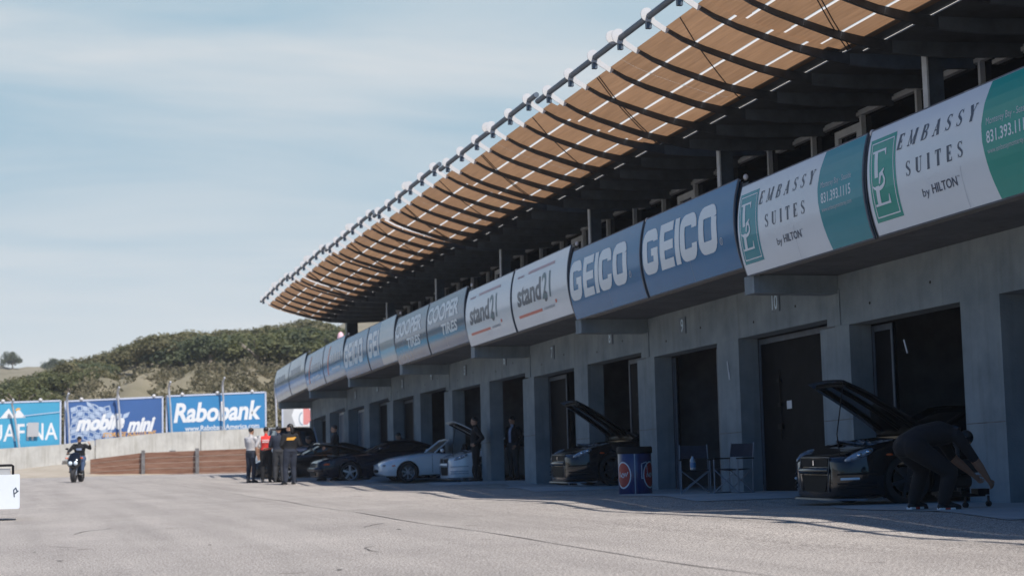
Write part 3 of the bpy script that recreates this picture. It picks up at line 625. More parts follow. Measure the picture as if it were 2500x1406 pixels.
# --- hotel panels (white with a green end)
def hotel(b, half, label, green, seedcol):
    t, fm = sign_panel(b, half, 'swhite', label, None); g = green
    cur = [(2.83, 3.52), (2.76, 3.85), (2.70, 4.2), (2.69, 4.4), (2.73, 4.65), (2.82, 4.895)]
    letters(t, 'coloured_end', g, [polyf(cur+[(3.94 if half else 3.94, 4.895), (3.94, 3.52)])], fm, 0.003)
    letters(t, 'emblem', g, [polyf([(0.14, 3.67), (0.79, 3.67), (0.76, 4.76), (0.11, 4.76)])], fm, 0.003)
    a = 0.035
    fr = [([(.19, 3.73), (.735, 3.73), (.71, 4.70), (.165, 4.70), (.19, 3.73)], 0.016)]
    E_ = [([(.30, 4.24), (.29, 4.57)], .085), ([(.20, 4.58), (.53, 4.58)], .03), ([(.51, 4.595), (.54, 4.50)], [.05, .012]), ([(.21, 3.885), (.56, 3.885)], .03), ([(.56, 3.87), (.57, 3.99)], [.05, .012]), ([(.31, 3.88), (.31, 4.13)], .085),
          (arc(.34, 4.20, .17, .11, 215, 330, 8)+[(.50, 4.19), (.46, 4.27), (.41, 4.25)], [.02, .03, .04, .05, .055, .05, .045, .04, .035, .03, .02]), ([(.37, 4.15), (.40, 4.27), (.50, 4.33)], [.03, .05, .02])]
    letters(t, 'emblem_mark', 'lwhite', strokes2d(fr)+strokes2d(E_), fm, 0.006)
    m = MB(); serif_word(m, 'EMBASSY', 0.79, 2.60, 4.50, 4.69, fm, 0.32, 0.62); serif_word(m, 'SUITES', 1.01, 2.30, 4.12, 4.31, fm, 0.06, 0.62); m.build('lettering', 'lnavy', t, fix=False)
    letters(t, 'small_lettering', 'lnavy', [fit2d(text2d('by', 0.0), 1.32, 1.48, 3.775, 3.905), fit2d(text2d('HILTON', 0.012), 1.54, 2.09, 3.81, 3.925), fit2d(text2d('TM', 0.0), 2.11, 2.16, 3.905, 3.925)], fm)
    letters(t, 'contact_lettering', 'lwhite', [fit2d(text2d('831.393.1115', 0.012), 2.79, 3.62, 4.165, 4.31)], fm)
    letters(t, 'contact_lettering', 'lpale', [fit2d(text2d('Monterey Bay - Seaside', -0.004), 2.79, 3.64, 4.355, 4.465), fit2d(text2d('www.embassymonterey.com', -0.004), 2.79, 3.62, 4.025, 4.105)], fm)
hotel(0, 1, 'white sign panel with green end and emblem, cut by the right edge of the photo', 'sgreen', 0)
hotel(0, 0, 'white sign panel with teal green end, beside the blue panels', 'steal', 1)
# --- blue insurance panels
def gstroke():
    th = 0.205; v0, v1 = 3.87, 4.66; a, c = v0+th/2, v1-th/2; r = 0.12; o = []
    hb = 0.15
    # G
    x0, x1 = 0.10+th/2, 0.80-th/2
    o.append(([(x1, 4.43), (x1, c-r)]+arc(x1-r, c-r, r, r, 0, 90, 5)[1:]+arc(x0+r, c-r, r, r, 90, 180, 5)+arc(x0+r, a+r, r, r, 180, 270, 5)+arc(x1-r, a+r, r, r, 270, 360, 5)[:-1]+[(x1, a+r), (x1, 4.30)], th))
    o.append(([(0.50, 4.245), (0.80, 4.245)], 0.13))
    # E
    o.append(([(0.90+th/2, v0), (0.90+th/2, v1)], th))
    for v in (v0+.08, 4.265, v1-.08): o.append(([(1.1, v), (1.49, v)], 0.16))
    o.append(([(1.57+0.10, v0), (1.57+0.10, v1)], 0.19))
    # C
    x0, x1 = 1.80+th/2, 2.50-th/2
    o.append(([(x1, 4.40), (x1, c-r)]+arc(x1-r, c-r, r, r, 0, 90, 5)[1:]+arc(x0+r, c-r, r, r, 90, 180, 5)+arc(x0+r, a+r, r, r, 180, 270, 5)+arc(x1-r, a+r, r, r, 270, 360, 5)[:-1]+[(x1, a+r), (x1, 4.14)], th))
    x0, x1 = 2.58+th/2, 3.30-th/2
    o.append((rrect(x0, x1, a, c, r)+[(x1, c-r)], th))
    return o
GS = strokes2d(gstroke())
GS = [([(u-0.0*(v-3.87), v) for u, v in vf[0]], vf[1]) for vf in GS]
def insurer(b, half, label, cut=False, face='sblue'):
    t, fm = sign_panel(b, half, face, label, 'blue sign panels with big white letters' if not cut else None)
    vfs = [vf for vf in GS if not cut or max(p[0] for p in vf[0]) < 1.79]
    letters(t, 'lettering', 'lwhite', vfs, fm)
    if not cut:
        letters(t, 'small_mark', 'lpale', strokes2d([(arc(3.43, 4.0, .05, .055, 0, 360, 13), 0.012)])+[fit2d(text2d('R', 0), 3.41, 3.45, 3.97, 4.03)], fm)
    return t, fm
insurer(1, 1, 'blue sign panel with big white capital letters, beside the white and teal panel')
insurer(1, 0, 'blue sign panel with big white capital letters, beside the white racing-gear panel')
# --- white racing gear panels
def racing(b, half, label):
    t, fm = sign_panel(b, half, 'swhite', label, 'white sign panels with dark lettering and red bars')
    letters(t, 'lettering', 'lnavy', [fit2d(text2d('stand', 0.030, 0.0), 0.48, 2.18, 4.0, 4.50)], fm)
    letters(t, 'lettering', 'lteal', [fit2d(text2d('21', 0.020, 0.0), 2.27, 2.84, 3.99, 4.55)], fm)
    letters(t, 'helmet_mark', 'lnavy', [polyf([(2.36, 4.03), (2.42, 3.93), (2.52, 3.92), (2.60, 3.98), (2.60, 4.10), (2.50, 4.15), (2.40, 4.13)])], fm)
    letters(t, 'bar', 'lmauve', [rectf(1.20, 3.05, 4.66, 4.72)], fm); letters(t, 'small_lettering', 'lmauve', [rectf(0.42+i*0.085, 0.475+i*0.085, 4.65, 4.695) for i in range(6)], fm)
    letters(t, 'bar', 'lred', [rectf(0.44, 2.12, 3.755, 3.815)], fm); letters(t, 'square', 'lred', [rectf(3.05, 3.15, 3.83, 3.90)], fm)
    letters(t, 'small_lettering', 'lgrey', [polyf([(2.26+i*0.09, 3.76), (2.31+i*0.09, 3.76), (2.325+i*0.09, 3.815), (2.275+i*0.09, 3.815)]) for i in range(8)], fm)
racing(2, 1, 'white sign panel with dark lettering and red bars, beside the blue panels')
racing(2, 0, 'white sign panel with dark lettering and red bars, beside the mid-blue tyre panels')
# --- tyre panels
def tyres(b, half, label):
    t, fm = sign_panel(b, half, 'scooper', label, 'mid-blue sign panels with white tyre lettering')
    sh = lambda vf: ([(u+(v-4.3)*0.12, v) for u, v in vf[0]], vf[1])
    letters(t, 'lettering', 'lwhite', [sh(fit2d(text2d('COOPER', 0.032, 0.0, 0.95), 0.10, 3.36, 4.28, 4.74))], fm)
    letters(t, 'lettering', 'lwhite', [sh(fit2d(text2d('TIRES', 0.035), 1.62, 3.24, 3.88, 4.17))], fm)
tyres(3, 1, 'mid-blue sign panel with two lines of white lettering, beside the white racing panel')
tyres(3, 0, 'mid-blue sign panel with two lines of white lettering, beside the torn panel')
# --- torn and pale panels
t, fm = insurer(4, 1, 'half covered sign panel showing three white letters and bare pale sheet', True)
letters(t, 'bare_sheet', 'spale', [polyf([(1.95, 3.53), (3.93, 3.53), (3.93, 4.89), (1.86, 4.89)])], fm, 0.0025)
insurer(4, 0, 'far blue sign panel with white capitals, between bare sheet and ice-blue panel')
def ice(b, half, label):
    t, fm = sign_panel(b, half, 'sice', label, 'ice-blue sign panels with a red slash')
    letters(t, 'slash', 'lred', [polyf([(0.75, 3.75), (0.95, 3.75), (1.45, 4.75), (1.25, 4.75)])], fm)
    letters(t, 'lettering', 'lpale', [polyf([(1.5+i*0.33, 4.1), (1.72+i*0.33, 4.1), (1.78+i*0.33, 4.4), (1.56+i*0.33, 4.4)]) for i in range(6)]+[rectf(1.7, 3.2, 3.85, 3.93)], fm)
ice(5, 1, 'ice-blue sign panel with red slash, beside the blue capitals panel'); ice(5, 0, 'ice-blue sign panel with red slash, beside the pale grey panels')
def pale(b, half, label):
    t, fm = sign_panel(b, half, 'spale', label, 'pale grey-blue sign panels at the far end')
    letters(t, 'lettering', 'lgrey', [rectf(0.5+i*0.5, 0.85+i*0.5, 4.25, 4.5) for i in range(5)], fm)
pale(6, 1, 'pale grey-blue sign panel, second from the far end of the fascia'); pale(6, 0, 'pale grey-blue sign panel at the far end of the fascia')
m = MB(warp=tilt(6)); yn, yf = bay_ends(6); zs = [3.50+1.4*i/8 for i in range(9)]; m.grid([[(ax(z)+d, yf+0.0, z) for z in zs] for d in (0, 0.9)]); m.build('parapet_end', 'spale', gar)

# ================================================================== barrier, boards, catch fence
WY = 95.0
brk = [-20.2, -14.1, -8.1, -2.1, 3.87, 9.85, 15.85, 21.9, 28]
for i in range(len(brk)-1):
    a, c = brk[i]+0.02, brk[i+1]-0.02
    lab = ['concrete barrier section', None][0]
    names = {3: 'pale concrete barrier section behind the scooter rider', 4: 'pale concrete barrier section under the navy board', 5: 'pale concrete barrier section under the bank board, behind the group of people', 2: 'pale concrete barrier section cut by the left edge of the photo'}
    if i < 2 or i > 6: continue
    t = thing('barrier_section', ((a+c)/2, WY, wbot((a+c)/2)), names.get(i, 'pale concrete barrier section behind the far end of the garage'), 'barrier', 'concrete barrier sections')
    m = MB(); n = 6; up_ = 0.0 if i % 2 else 0.05
    rows = []
    for q in range(n+1):
        x = a+(c-a)*q/n; z1 = wtop(x)+ (0.035 if i == 4 else 0); z0 = wbot(x)-0.5
        rows.append([(x, WY-0.22, z0), (x, WY-0.10, z1), (x, WY+0.12, z1), (x, WY+0.22, z0)])
    m.grid(rows); m.add(rows[0], [(0, 1, 2, 3)]); m.add(rows[-1], [(3, 2, 1, 0)]); m.build('wall', 'barrier', t)
    m = MB(); x = (a*0.3+c*0.7); m.box(x, x+0.35, WY-0.30, WY-0.19, wbot(x)+0.13, wbot(x)+0.22); m.build('lifting_bracket', 'wpost', t)
def board(name, label, x0, x1, zb0, zt0, zt1, face):
    sl = (zt1-zt0)/(x1-x0); t = thing(name, ((x0+x1)/2, WY+0.5, zb0), label, 'billboard')
    fm = lambda u, v, off: Vector((u, WY+0.5-off, v+sl*(u-x0)))
    m = MB(); m.prism([(x0, zb0), (x1, zb0), (x1, zt0), (x0, zt0)], lambda u, v, t_: fm(u, v, 0)+Vector((0, t_, 0)), 0.0, 0.06); m.build('face', face, t)
    m = MB()
    for (p, q) in (((x0, zb0), (x0, zt0+0.03)), ((x1, zb0), (x1, zt0+0.03)), ((x0, zt0+0.02), (x1, zt0+0.02))): m.bar(fm(*p, -0.02), fm(*q, -0.02), 0.09, 0.10, (0, 1, 0))
    m.build('frame', 'bb_lav', t)
    k = x0+0.9
    while k < x1:
        m = MB(); p = fm(k, zt0+0.10, 0.02); m.ell(p, (0.11, 0.09, 0.10), None, 10, 6); m.build('lamp', 'white', t, smooth=60); k += 2.05
    for xx in (x0+0.25, x1-0.25):
        m = MB(); m.box(xx-0.07, xx+0.07, WY+0.57, WY+0.69, -0.3, zt0-0.1); m.build('leg', 'galv', t)
    return t, fm
P95 = lambda x, y: ((x-60)*95/3889.0, 0.85+(hor(x)-y)*95/3889.0)
t, fm = board('billboard', 'bright cyan water-brand board with white mountain at the left edge', -6.2, 1.96, 1.45, 4.10, 4.26, 'bb_cyan')
L2 = lambda t, n, mn, vfs, off=0.006, fm_=None: (lambda m: ([put2d(m, vf, fm_, off+0.0001*i, None) for i, vf in enumerate(vfs)], m.build(n, mn, t, fix=False)))(MB())
xl = -3.4
wd = text2d('AQUAFINA', 0.012, 0, 1.05)
L2(t, 'lettering', 'bb_white', [fit2d(wd, -3.45, 1.80, 1.76-0.04, 2.92-0.04)], 0.006, fm)
L2(t, 'mountain', 'bb_white', [polyf([(-1.36, 3.22), (-0.55, 3.22), (-0.72, 3.50), (-0.88, 3.78), (-1.05, 3.60)]), polyf([(-0.60, 3.22), (0.05, 3.22), (-0.25, 3.62), (-0.36, 3.74), (-0.46, 3.60)])], 0.006, fm)
L2(t, 'sun_mark', 'amber', [polyf(arc(-0.36, 3.66, 0.15, 0.13, 20, 200, 9))], 0.009, fm)
L2(t, 'cable', 'bb_lav', [polyf([(-0.1, 3.30), (1.95, 3.46), (1.95, 3.50), (-0.1, 3.34)])], 0.05, fm)
t, fm = board('billboard', 'navy board with chequered flag and white italic lettering', 2.22, 7.72, 1.62, 4.22, 4.40, 'bb_navy')
fl = []; fl2 = []
def flag(a, c): return (2.35+2.35*a+0.12*math.sin(c*5)+0.45*c*0, 4.02-2.25*c*(1-0.0*a)-0.62*a*(1-a)*1.2+0.28*math.sin(a*5.0)+0.15)
for i in range(7):
    for j in range(7):
        q = [flag((i+a)/7.0+0.02*j, (j+c)/7.0) for a, c in ((.08, .10), (.92, .10), (.92, .90), (.08, .90))]
        if max(p[1] for p in q) > 4.2 or min(p[1] for p in q) < 1.66 or min(p[0] for p in q) < 2.27: continue
        (fl if (i+j) % 2 else fl2).append(polyf(q))
L2(t, 'chequered_flag', 'bb_pale', fl, 0.004, fm)
ol = []
for vf in fl2: ol += strokes2d([(vf[0]+[vf[0][0]], 0.06)])
L2(t, 'flag_outline', 'bb_pale', ol, 0.004, fm)
L2(t, 'flag_tail', 'bb_pale', [polyf([(4.55, 3.45), (4.95, 3.42), (4.85, 3.14), (4.5, 3.2)]), polyf([(5.02, 3.40), (5.42, 3.36), (5.35, 3.08), (4.95, 3.12)]), polyf([(5.5, 3.34), (5.85, 3.46), (5.72, 3.16), (5.42, 3.06)])], 0.005, fm)
it = lambda vf, k, v0: ([(u+(v-v0)*k, v) for u, v in vf[0]], vf[1])
L2(t, 'lettering', 'bb_white', [it(fit2d(text2d('mobile', 0.05, 0, 0.98), 2.80, 5.45, 2.47, 3.40), 0.28, 2.47), it(fit2d(text2d('mini', 0.05, 0, 0.98), 5.68, 7.10, 2.26, 3.10), 0.28, 2.28)], 0.012, fm)
L2(t, 'lettering', 'amber', [it(fit2d(text2d('STORAGE SOLUTIONS', 0.03), 4.30, 7.30, 2.06, 2.32), 0.2, 2.06)], 0.012, fm)
t, fm = board('billboard', 'blue bank board with large white lettering and web address', 7.95, 13.75, 2.10, 4.44, 4.60, 'bb_blue')
L2(t, 'lettering', 'bb_white', [it(fit2d(text2d('Rabobank', 0.032, 0, 0.97), 8.35, 13.42, 2.86, 4.02), 0.16, 2.9)], 0.008, fm)
L2(t, 'lettering', 'bb_white', [fit2d(text2d('www.RabobankAmerica.com', 0.02), 9.0, 13.35, 2.36, 2.66)], 0.008, fm)
t, fm = board('billboard', 'white and grey board with red mark under the end of the garage', 14.75, 19.6, 1.7, 4.05, 4.15, 'bb_white')
L2(t, 'grey_patch', 'bb_grey', [polyf([(14.8, 2.2), (15.25, 2.2), (15.5, 2.6), (15.3, 3.2), (15.6, 3.95), (14.8, 3.95)])], 0.004, fm)
L2(t, 'red_mark', 'pinkp', [polyf([(16.0, 2.62), (16.25, 2.62), (16.4, 2.80), (17.4, 2.85), (17.4, 3.1), (16.5, 3.12), (16.4, 3.5), (16.0, 3.9), (16.0, 2.62)][:-1])], 0.006, fm)
L2(t, 'ring_mark', 'lgrey', strokes2d([(arc(15.95, 2.98, 0.20, 0.36, 90, 275, 10), 0.07)]), 0.007, fm)
# catch fence posts with bent tops, standing behind the barrier
for (xb, zb, xt, zt, lab) in ((-0.29, 1.64, -0.69, 4.36, 'leaning galvanised fence post before the cyan board'), (2.46, 1.74, 2.33, 4.67, 'galvanised fence post with bent top at the left end of the navy board'), (5.31, 2.15, 5.15, 4.99, 'galvanised fence post before the navy board lettering'),
                              (8.21, 2.38, 8.06, 5.27, 'galvanised fence post with bent top at the left end of the bank board'), (11.24, 2.51, 11.19, 5.48, 'galvanised fence post before the middle of the bank board'), (14.35, 2.5, 14.28, 5.4, 'galvanised fence post beside the far end of the fascia'), (-3.2, 1.4, -3.5, 4.1, 'galvanised fence post off the left edge')):
    m = MB(); y = WY+0.16
    pts = [(xb, y, zb-1.0), (xb, y, zb), (xb+(xt-xb)*0.5, y, zb+(zt-zb)*0.5), (xb+(xt-xb)*0.8-0.03, y, zb+(zt-zb)*0.8), (xt-0.02, y-0.10, zt-0.25), (xt+0.06, y-0.35, zt)]
    m.tube(pts, 0.058, 8); tag(m.build('fence_post', 'galv', smooth=50), lab, 'fence post', 'catch fence posts')
m = MB(); m.prism(rrect(0.0, 0.62, 2.15, 2.95, 0.02, 2), lambda u, v, t_: (u+0.10+0.05*math.sin(v*7), WY+0.30+t_+0.06*math.sin(v*9), v+0.1), 0, 0.02)
tag(m.build('paper_sheet', 'bb_grey'), 'grey weathered sheet fixed over the cyan board', 'sheet')

# plank retaining fence with posts
fen = thing('plank_fence', (7.0, 84, 0), 'low reddish plank fence in front of the pale barrier', 'fence')
FX = [3.3, 5.92, 8.55, 11.1, 14.0]; fy = lambda x: 87.0-(x-3.3)*0.55
ftop = lambda x, y: float(np.interp(x, [3.3, 5.9, 8.5, 11, 14], [0.88, 1.16, 1.20, 1.24, 1.28]))
for i in range(len(FX)-1):
    a, c = FX[i], FX[i+1]; nb = 5
    m = MB()
    for q in range(nb):
        f0, f1 = q/nb+0.004, (q+1)/nb-0.004
        za, zc = ftop(a, 0), ftop(c, 0); B = -0.25
        d = 0.02*(q % 2)
        p = [(a, fy(a)+d, B+(za-B)*f0), (c, fy(c)+d, B+(zc-B)*f0), (c, fy(c)+d, B+(zc-B)*f1), (a, fy(a)+d, B+(za-B)*f1)]
        p2 = [(x, y+0.07, z) for x, y, z in p]
        m.add(p+p2, [(0, 1, 2, 3), (7, 6, 5, 4), (0, 4, 5, 1), (1, 5, 6, 2), (2, 6, 7, 3), (3, 7, 4, 0)])
    m.build('plank_panel', 'wood', fen)
for x in FX[1:]:
    m = MB(); m.box(x-0.10, x+0.08, fy(x)-0.14, fy(x)+0.02, -0.35, ftop(x, 0)+0.12); m.build('post', 'wpost', fen)
# pink inflatable behind the garage end
m = MB(); m.tube([(15.0, 77.6, 0.0), (14.98, 77.6, 3.0), (14.93, 77.6, 6.0), (14.90, 77.6, 6.55), (14.90, 77.6, 6.75), (14.90, 77.6, 6.84)], [0.2, 0.19, 0.18, 0.18, 0.13, 0.04], 14)
tag(m.build('inflatable_tube', 'pinkinf', smooth=60), 'pale pink rounded inflatable rising behind the fascia', 'inflatable')
# low pit wall on the other side of the lane (seen mirrored in the glossy sign panels)
m = MB()
m.box(-9.3, -9.0, -30, 70, -0.3, 0.95); tag(m.build('pit_wall', 'barrier'), 'low concrete pit wall along the left side of the lane', 'wall')

# ================================================================== cars (local x runs from the nose to the tail)
def bool_cut(mb, cutters, mname):
    o = mb.build('tmp', mname, None, fix=True)
    cs = []
    for c in cutters:
        k = c.build('cut', mname, None, fix=True); cs.append(k); md = o.modifiers.new('b', 'BOOLEAN'); md.operation = 'DIFFERENCE'; md.object = k; md.solver = 'EXACT'
    me = evalmesh(o)
    for k in cs: kill(k)
    kill(o); return me
def mesh_obj(name, me, mats, parent, smooth=None):
    me.materials.clear()
    for q in mats: me.materials.append(M[q])
    if smooth is not None:
        me.polygons.foreach_set('use_smooth', [True]*len(me.polygons)); me.set_sharp_from_angle(angle=R(smooth))
    o = bpy.data.objects.new(name, me); C.objects.link(o); o.parent = parent; return o
def smooth_tab(st, n=56):
    a = np.array(st, float); x = a[:, 0]; xx = np.unique(np.concatenate([np.linspace(x[0], x[0]+0.35, 14), np.linspace(x[0]+0.35, x[-1], n)]))
    out = [xx]
    for c in range(1, a.shape[1]):
        y = np.interp(xx, x, a[:, c]); k = np.copy(y)
        for _ in range(2): k[1:-1] = 0.25*k[:-2]+0.5*k[1:-1]+0.25*k[2:]
        k[0] = y[0]; k[-1] = y[-1]; out.append(k)
    return np.array(out).T
SPEC = {
 'super': dict(st=[(0, .52, .12, .60, .67), (.03, .66, .115, .62, .69), (.12, .80, .11, .66, .73), (.30, .89, .11, .72, .78), (.60, .935, .115, .83, .85), (.95, .95, .12, .905, .91), (1.45, .94, .15, .93, .965), (2.2, .925, .15, .93, .98), (3.2, .94, .16, .96, 1.0), (3.75, .955, .17, .99, 1.04), (4.4, .90, .25, .97, 1.04), (4.62, .78, .35, .92, .96)],
               axle=(.95, 3.73), r=.350, rim=.262, hw=.90, gh=[(1.42, .74, .95, .70, .97), (2.25, .78, .95, .58, 1.34), (2.9, .79, .97, .57, 1.36), (4.1, .72, 1.0, .62, 1.03)], bay=(.48, 1.38, .66, .55), hood=(.04, 1.50, .58, .72)),
 'roadster': dict(st=[(0, .40, .27, .45, .49), (.05, .55, .22, .49, .55), (.18, .69, .18, .56, .63), (.42, .78, .17, .65, .72), (.75, .825, .17, .735, .785), (1.2, .83, .18, .77, .835), (1.65, .825, .19, .79, .86), (1.9, .82, .19, .80, .83), (2.6, .82, .19, .80, .82), (3.1, .83, .20, .82, .87), (3.7, .77, .26, .80, .87), (3.94, .60, .36, .72, .77)],
               axle=(.77, 3.03), r=.292, rim=.20, hw=.80),
 'coupe': dict(st=[(0, .66, .20, .58, .62), (.04, .74, .17, .62, .66), (.15, .80, .16, .67, .71), (.45, .835, .16, .74, .78), (.97, .86, .16, .82, .85), (1.7, .855, .17, .87, .93), (2.6, .855, .17, .88, .94), (3.6, .865, .18, .90, .97), (4.3, .81, .25, .88, .95), (4.5, .70, .32, .80, .88)],
               axle=(.97, 3.58), r=.315, rim=.225, hw=.82, gh=[(1.60, .72, .90, .70, .91), (2.35, .72, .92, .55, 1.22), (3.0, .72, .93, .54, 1.24), (3.95, .66, .95, .58, .97)], bay=(.40, 1.46, .60, .50), hood=(.10, 1.54, .64, .70)),
 'suv': dict(st=[(0, .72, .40, .95, 1.02), (.06, .82, .36, 1.0, 1.08), (.25, .89, .34, 1.05, 1.12), (.9, .93, .34, 1.1, 1.16), (1.35, .93, .34, 1.13, 1.2), (3.0, .93, .34, 1.15, 1.2), (4.5, .93, .36, 1.16, 1.2), (4.8, .86, .45, 1.1, 1.16)],
               axle=(.9, 3.7), r=.38, rim=.25, hw=.88, gh=[(1.25, .80, 1.17, .78, 1.19), (1.85, .84, 1.17, .70, 1.90), (4.3, .84, 1.17, .70, 1.94), (4.75, .80, 1.14, .74, 1.20)]),
}
def wheel(par, x, y, r, rim, style, side, w=.22):
    sg = -1 if side < 0 else 1
    m = MB()
    m.lathe([(rim*0.99, -w*.36), (rim*0.93, -w*.30), (rim*0.90, w*.1), (rim*0.93, w*.36*1.0), (rim*.99, w*.40)], (x, y, r), 'Y', 28)
    yo = y+sg*w*0.30
    n = {'six': 6, 'seven': 7, 'five': 5}[style]
    for k in range(n):
        a = 2*math.pi*(k+0.25)/n; d = Vector((math.cos(a), 0, math.sin(a))); c0 = Vector((x, yo+sg*0.012, r))+d*rim*0.10; c1 = Vector((x, yo, r))+d*rim*0.93
        m.bar(c0, c1, rim*(0.17 if n > 5 else .26), 0.03, (0, 1, 0))
    m.lathe([(0.001, sg*0.03), (rim*0.18, sg*0.028), (rim*0.2, 0.0)], (x, yo, r), 'Y', 16)
    o = m.build('wheel', {'six': 'gun', 'seven': 'alu', 'five': 'alu'}[style], par, smooth=35, world=False)
    m = MB(); m.lathe([(rim*.98, -w*.42), (r*.90, -w*.5), (r*.975, -w*.45), (r, -w*.30), (r, w*.30), (r*.975, w*.45), (r*.90, w*.5), (rim*.98, w*.42)], (x, y, r), 'Y', 36); m.build('tyre', 'rubber', o, smooth=40, world=False)
    m = MB(); m.lathe([(.001, 0), (rim*.66, 0), (rim*.66, .02), (.001, .02)], (x, y+sg*w*0.05, r), 'Y', 24); m.build('brake_disc', 'gun', o, smooth=40, world=False)
def car(kind, loc, label, paint, hood=None, style='six', group=None, name='parked_car', rz=0):
    S = SPEC[kind]; t = thing(name, loc, label, 'car', group, rz); tab = smooth_tab(S['st']); m = MB()
    rows = []
    for x, w, zb, zs, zt in tab:
        h = [(0, zb), (.70*w, zb), (.92*w, zb+.025), (.982*w, zb+.11), (w, zb+.45*(zs-zb)), (.992*w, zb+.75*(zs-zb)), (.968*w, zs-.035), (.915*w, zs+.002), (.72*w, zs+(zt-zs)*.62), (.38*w, zt-.008), (0, zt)]
        rows.append([(x, -a, b) for a, b in h]+[(x, a, b) for a, b in h[-2:0:-1]])
    n = len(rows[0]); m.grid(rows, wrap=True); m.add(rows[0], [tuple(range(n))]); m.add(rows[-1], [tuple(range(n-1, -1, -1))])
    cut = []
    for ax_ in S['axle']:
        for sg in (-1, 1):
            c = MB(); c.cyl((ax_, sg*(S['hw']+.3), S['r']), (ax_, sg*(S['hw']-.30), S['r']), S['r']+.045, n=32); cut.append(c)
    if hood is not None and 'bay' in S:
        a, b, hw, zf = S['bay']; c = MB(); c.add([(a, -hw*.9, zf), (b, -hw, zf), (b, hw, zf), (a, hw*.9, zf), (a, -hw*.9, 1.5), (b, -hw, 1.5), (b, hw, 1.5), (a, hw*.9, 1.5)], [(3, 2, 1, 0), (4, 5, 6, 7), (0, 1, 5, 4), (1, 2, 6, 5), (2, 3, 7, 6), (3, 0, 4, 7)]); cut.append(c)
    if kind == 'roadster':
        c = MB(); c.box(1.92, 2.95, -.62, .62, .45, 1.2); cut.append(c)
    mesh_obj('body', bool_cut(m, cut, paint), [paint], t, 32)
    for ax_ in S['axle']:
        for sg in (-1, 1): wheel(t, ax_, sg*(S['hw']-.10), S['r'], S['rim'], style, sg)
        for sg in (-1, 1):
            mm = MB(); rr = S['r']+.040; mm.grid([[(ax_+rr*math.cos(R(a)), sg*(S['hw']-d), S['r']+rr*math.sin(R(a))) for a in range(-30, 211, 12)] for d in (.02, .29)]); mm.build('arch_liner', 'black', t, smooth=60, world=False)
    xf = lambda y: float(np.interp(abs(y), tab[:16, 1], tab[:16, 0]))
    if 'gh' in S:
        g = smooth_tab(S['gh'], 24); m = MB(); rows = []
        for x, wb, zb, wt, zt in g:
            k = [(-wb, zb), (-wb*.98, zb+(zt-zb)*.3), (-wt-(wb-wt)*.12, zb+(zt-zb)*.85), (-wt*.86, zt), (0, zt+.025), (wt*.86, zt), (wt+(wb-wt)*.12, zb+(zt-zb)*.85), (wb*.98, zb+(zt-zb)*.3), (wb, zb)]
            rows.append([(x, a, b) for a, b in k])
        m.grid(rows); m.build('windows', 'glass', t, smooth=40, world=False)
        gh = S['gh']; m = MB()
        i0, i1 = gh[1], gh[2]
        m.grid([[(x, yy*i0[3]*.98, (i0[4] if x <= i0[0] else i1[4])+.016+.024*(1-abs(yy))) for yy in (-1, -.5, 0, .5, 1)] for x in (i0[0]-.10, i0[0], i1[0], i1[0]+.15)]); m.build('roof', paint, t, smooth=60, world=False)
        for sg in (-1, 1):
            m = MB(); a, b, c_, d = gh; P_ = [(a[0], sg*a[1]*.97, a[2]), (b[0]-.02, sg*(b[3]+.01), b[4]-.01), (c_[0], sg*(c_[3]+.01), c_[4]-.01), (d[0], sg*d[1]*.96, d[2])]
            m.tube(P_, .028, 6); m.bar((b[0]+.55*(c_[0]-b[0]), sg*(b[3]+.03), b[4]-.05), (b[0]+.6*(c_[0]-b[0]), sg*b[1], b[2]), .07, .03, (1, 0, 0)); m.build('pillar_trim', paint, t, smooth=40, world=False)
        for sg in (-1, 1):
            m = MB(); m.ell((gh[0][0]+.32, sg*(gh[0][1]+.17), gh[0][2]+.09), (.07, .11, .065), None, 10, 6); m.build('mirror', paint, t, smooth=60, world=False)
    if hood is not None and 'hood' in S:
        x0, x1, w0, w1 = S['hood']; a = R(hood); zt = np.interp([x0, x1], tab[:, 0], tab[:, 4]); L = x1-x0; drop = zt[1]-zt[0]
        def hp(u, v, d):       # u from hinge to tip, v across
            z = -drop*u**1.4 + 0.03*(1-v*v) - 0.05*max(0, u-0.88)*8*0.12 - d; X = -L*u
            q = Vector((X*math.cos(a)+z*math.sin(a)*1.0, (w1+(w0-w1)*u)*v*(1-0.10*max(0, u-.8)*5*abs(v)), -X*math.sin(a)+z*math.cos(a))); return q+Vector((x1, 0, zt[1]+.012))
        us = [i/10 for i in range(11)]; vs_ = [-1, -.85, -.5, 0, .5, .85, 1]; m = MB()
        m.grid([[hp(u, v, 0) for v in vs_] for u in us]); m.grid([[hp(u, v, .028) for v in vs_] for u in us])
        for e in ((0, 10),):
            m.grid([[hp(1, v, d) for v in vs_] for d in (0, .028)]); m.grid([[hp(u, 1, d) for u in us] for d in (0, .028)]); m.grid([[hp(u, -1, d) for u in us] for d in (0, .028)])
        ho = m.build('hood', paint, t, smooth=40, world=False)
        m = MB()
        for v in (-.7, 0, .7): m.tube([hp(u, v, .045) for u in (.1, .4, .7, .92)], .022, 6)
        m.tube([hp(.92, v, .045) for v in (-.8, 0, .8)], .022, 6); m.build('inner_frame', 'black', ho, smooth=60, world=False)
        m = MB(); m.tube([hp(.95, -.72, .03), Vector((x0+.08, -w0*.8, zt[0]+.3)), Vector((x0+.10, -w0*.85, zt[0]-.02))], .008, 6); m.build('prop_rod', 'black', t, world=False)
        a_, b_, hw, zf = S['bay']; m = MB(); rg = random.Random(5)
        m.obox(((a_+b_)/2+.1, 0, zf+.17), (.55, .55, .22)); m.obox(((a_+b_)/2+.1, 0, zf+.30), (.42, .30, .06))
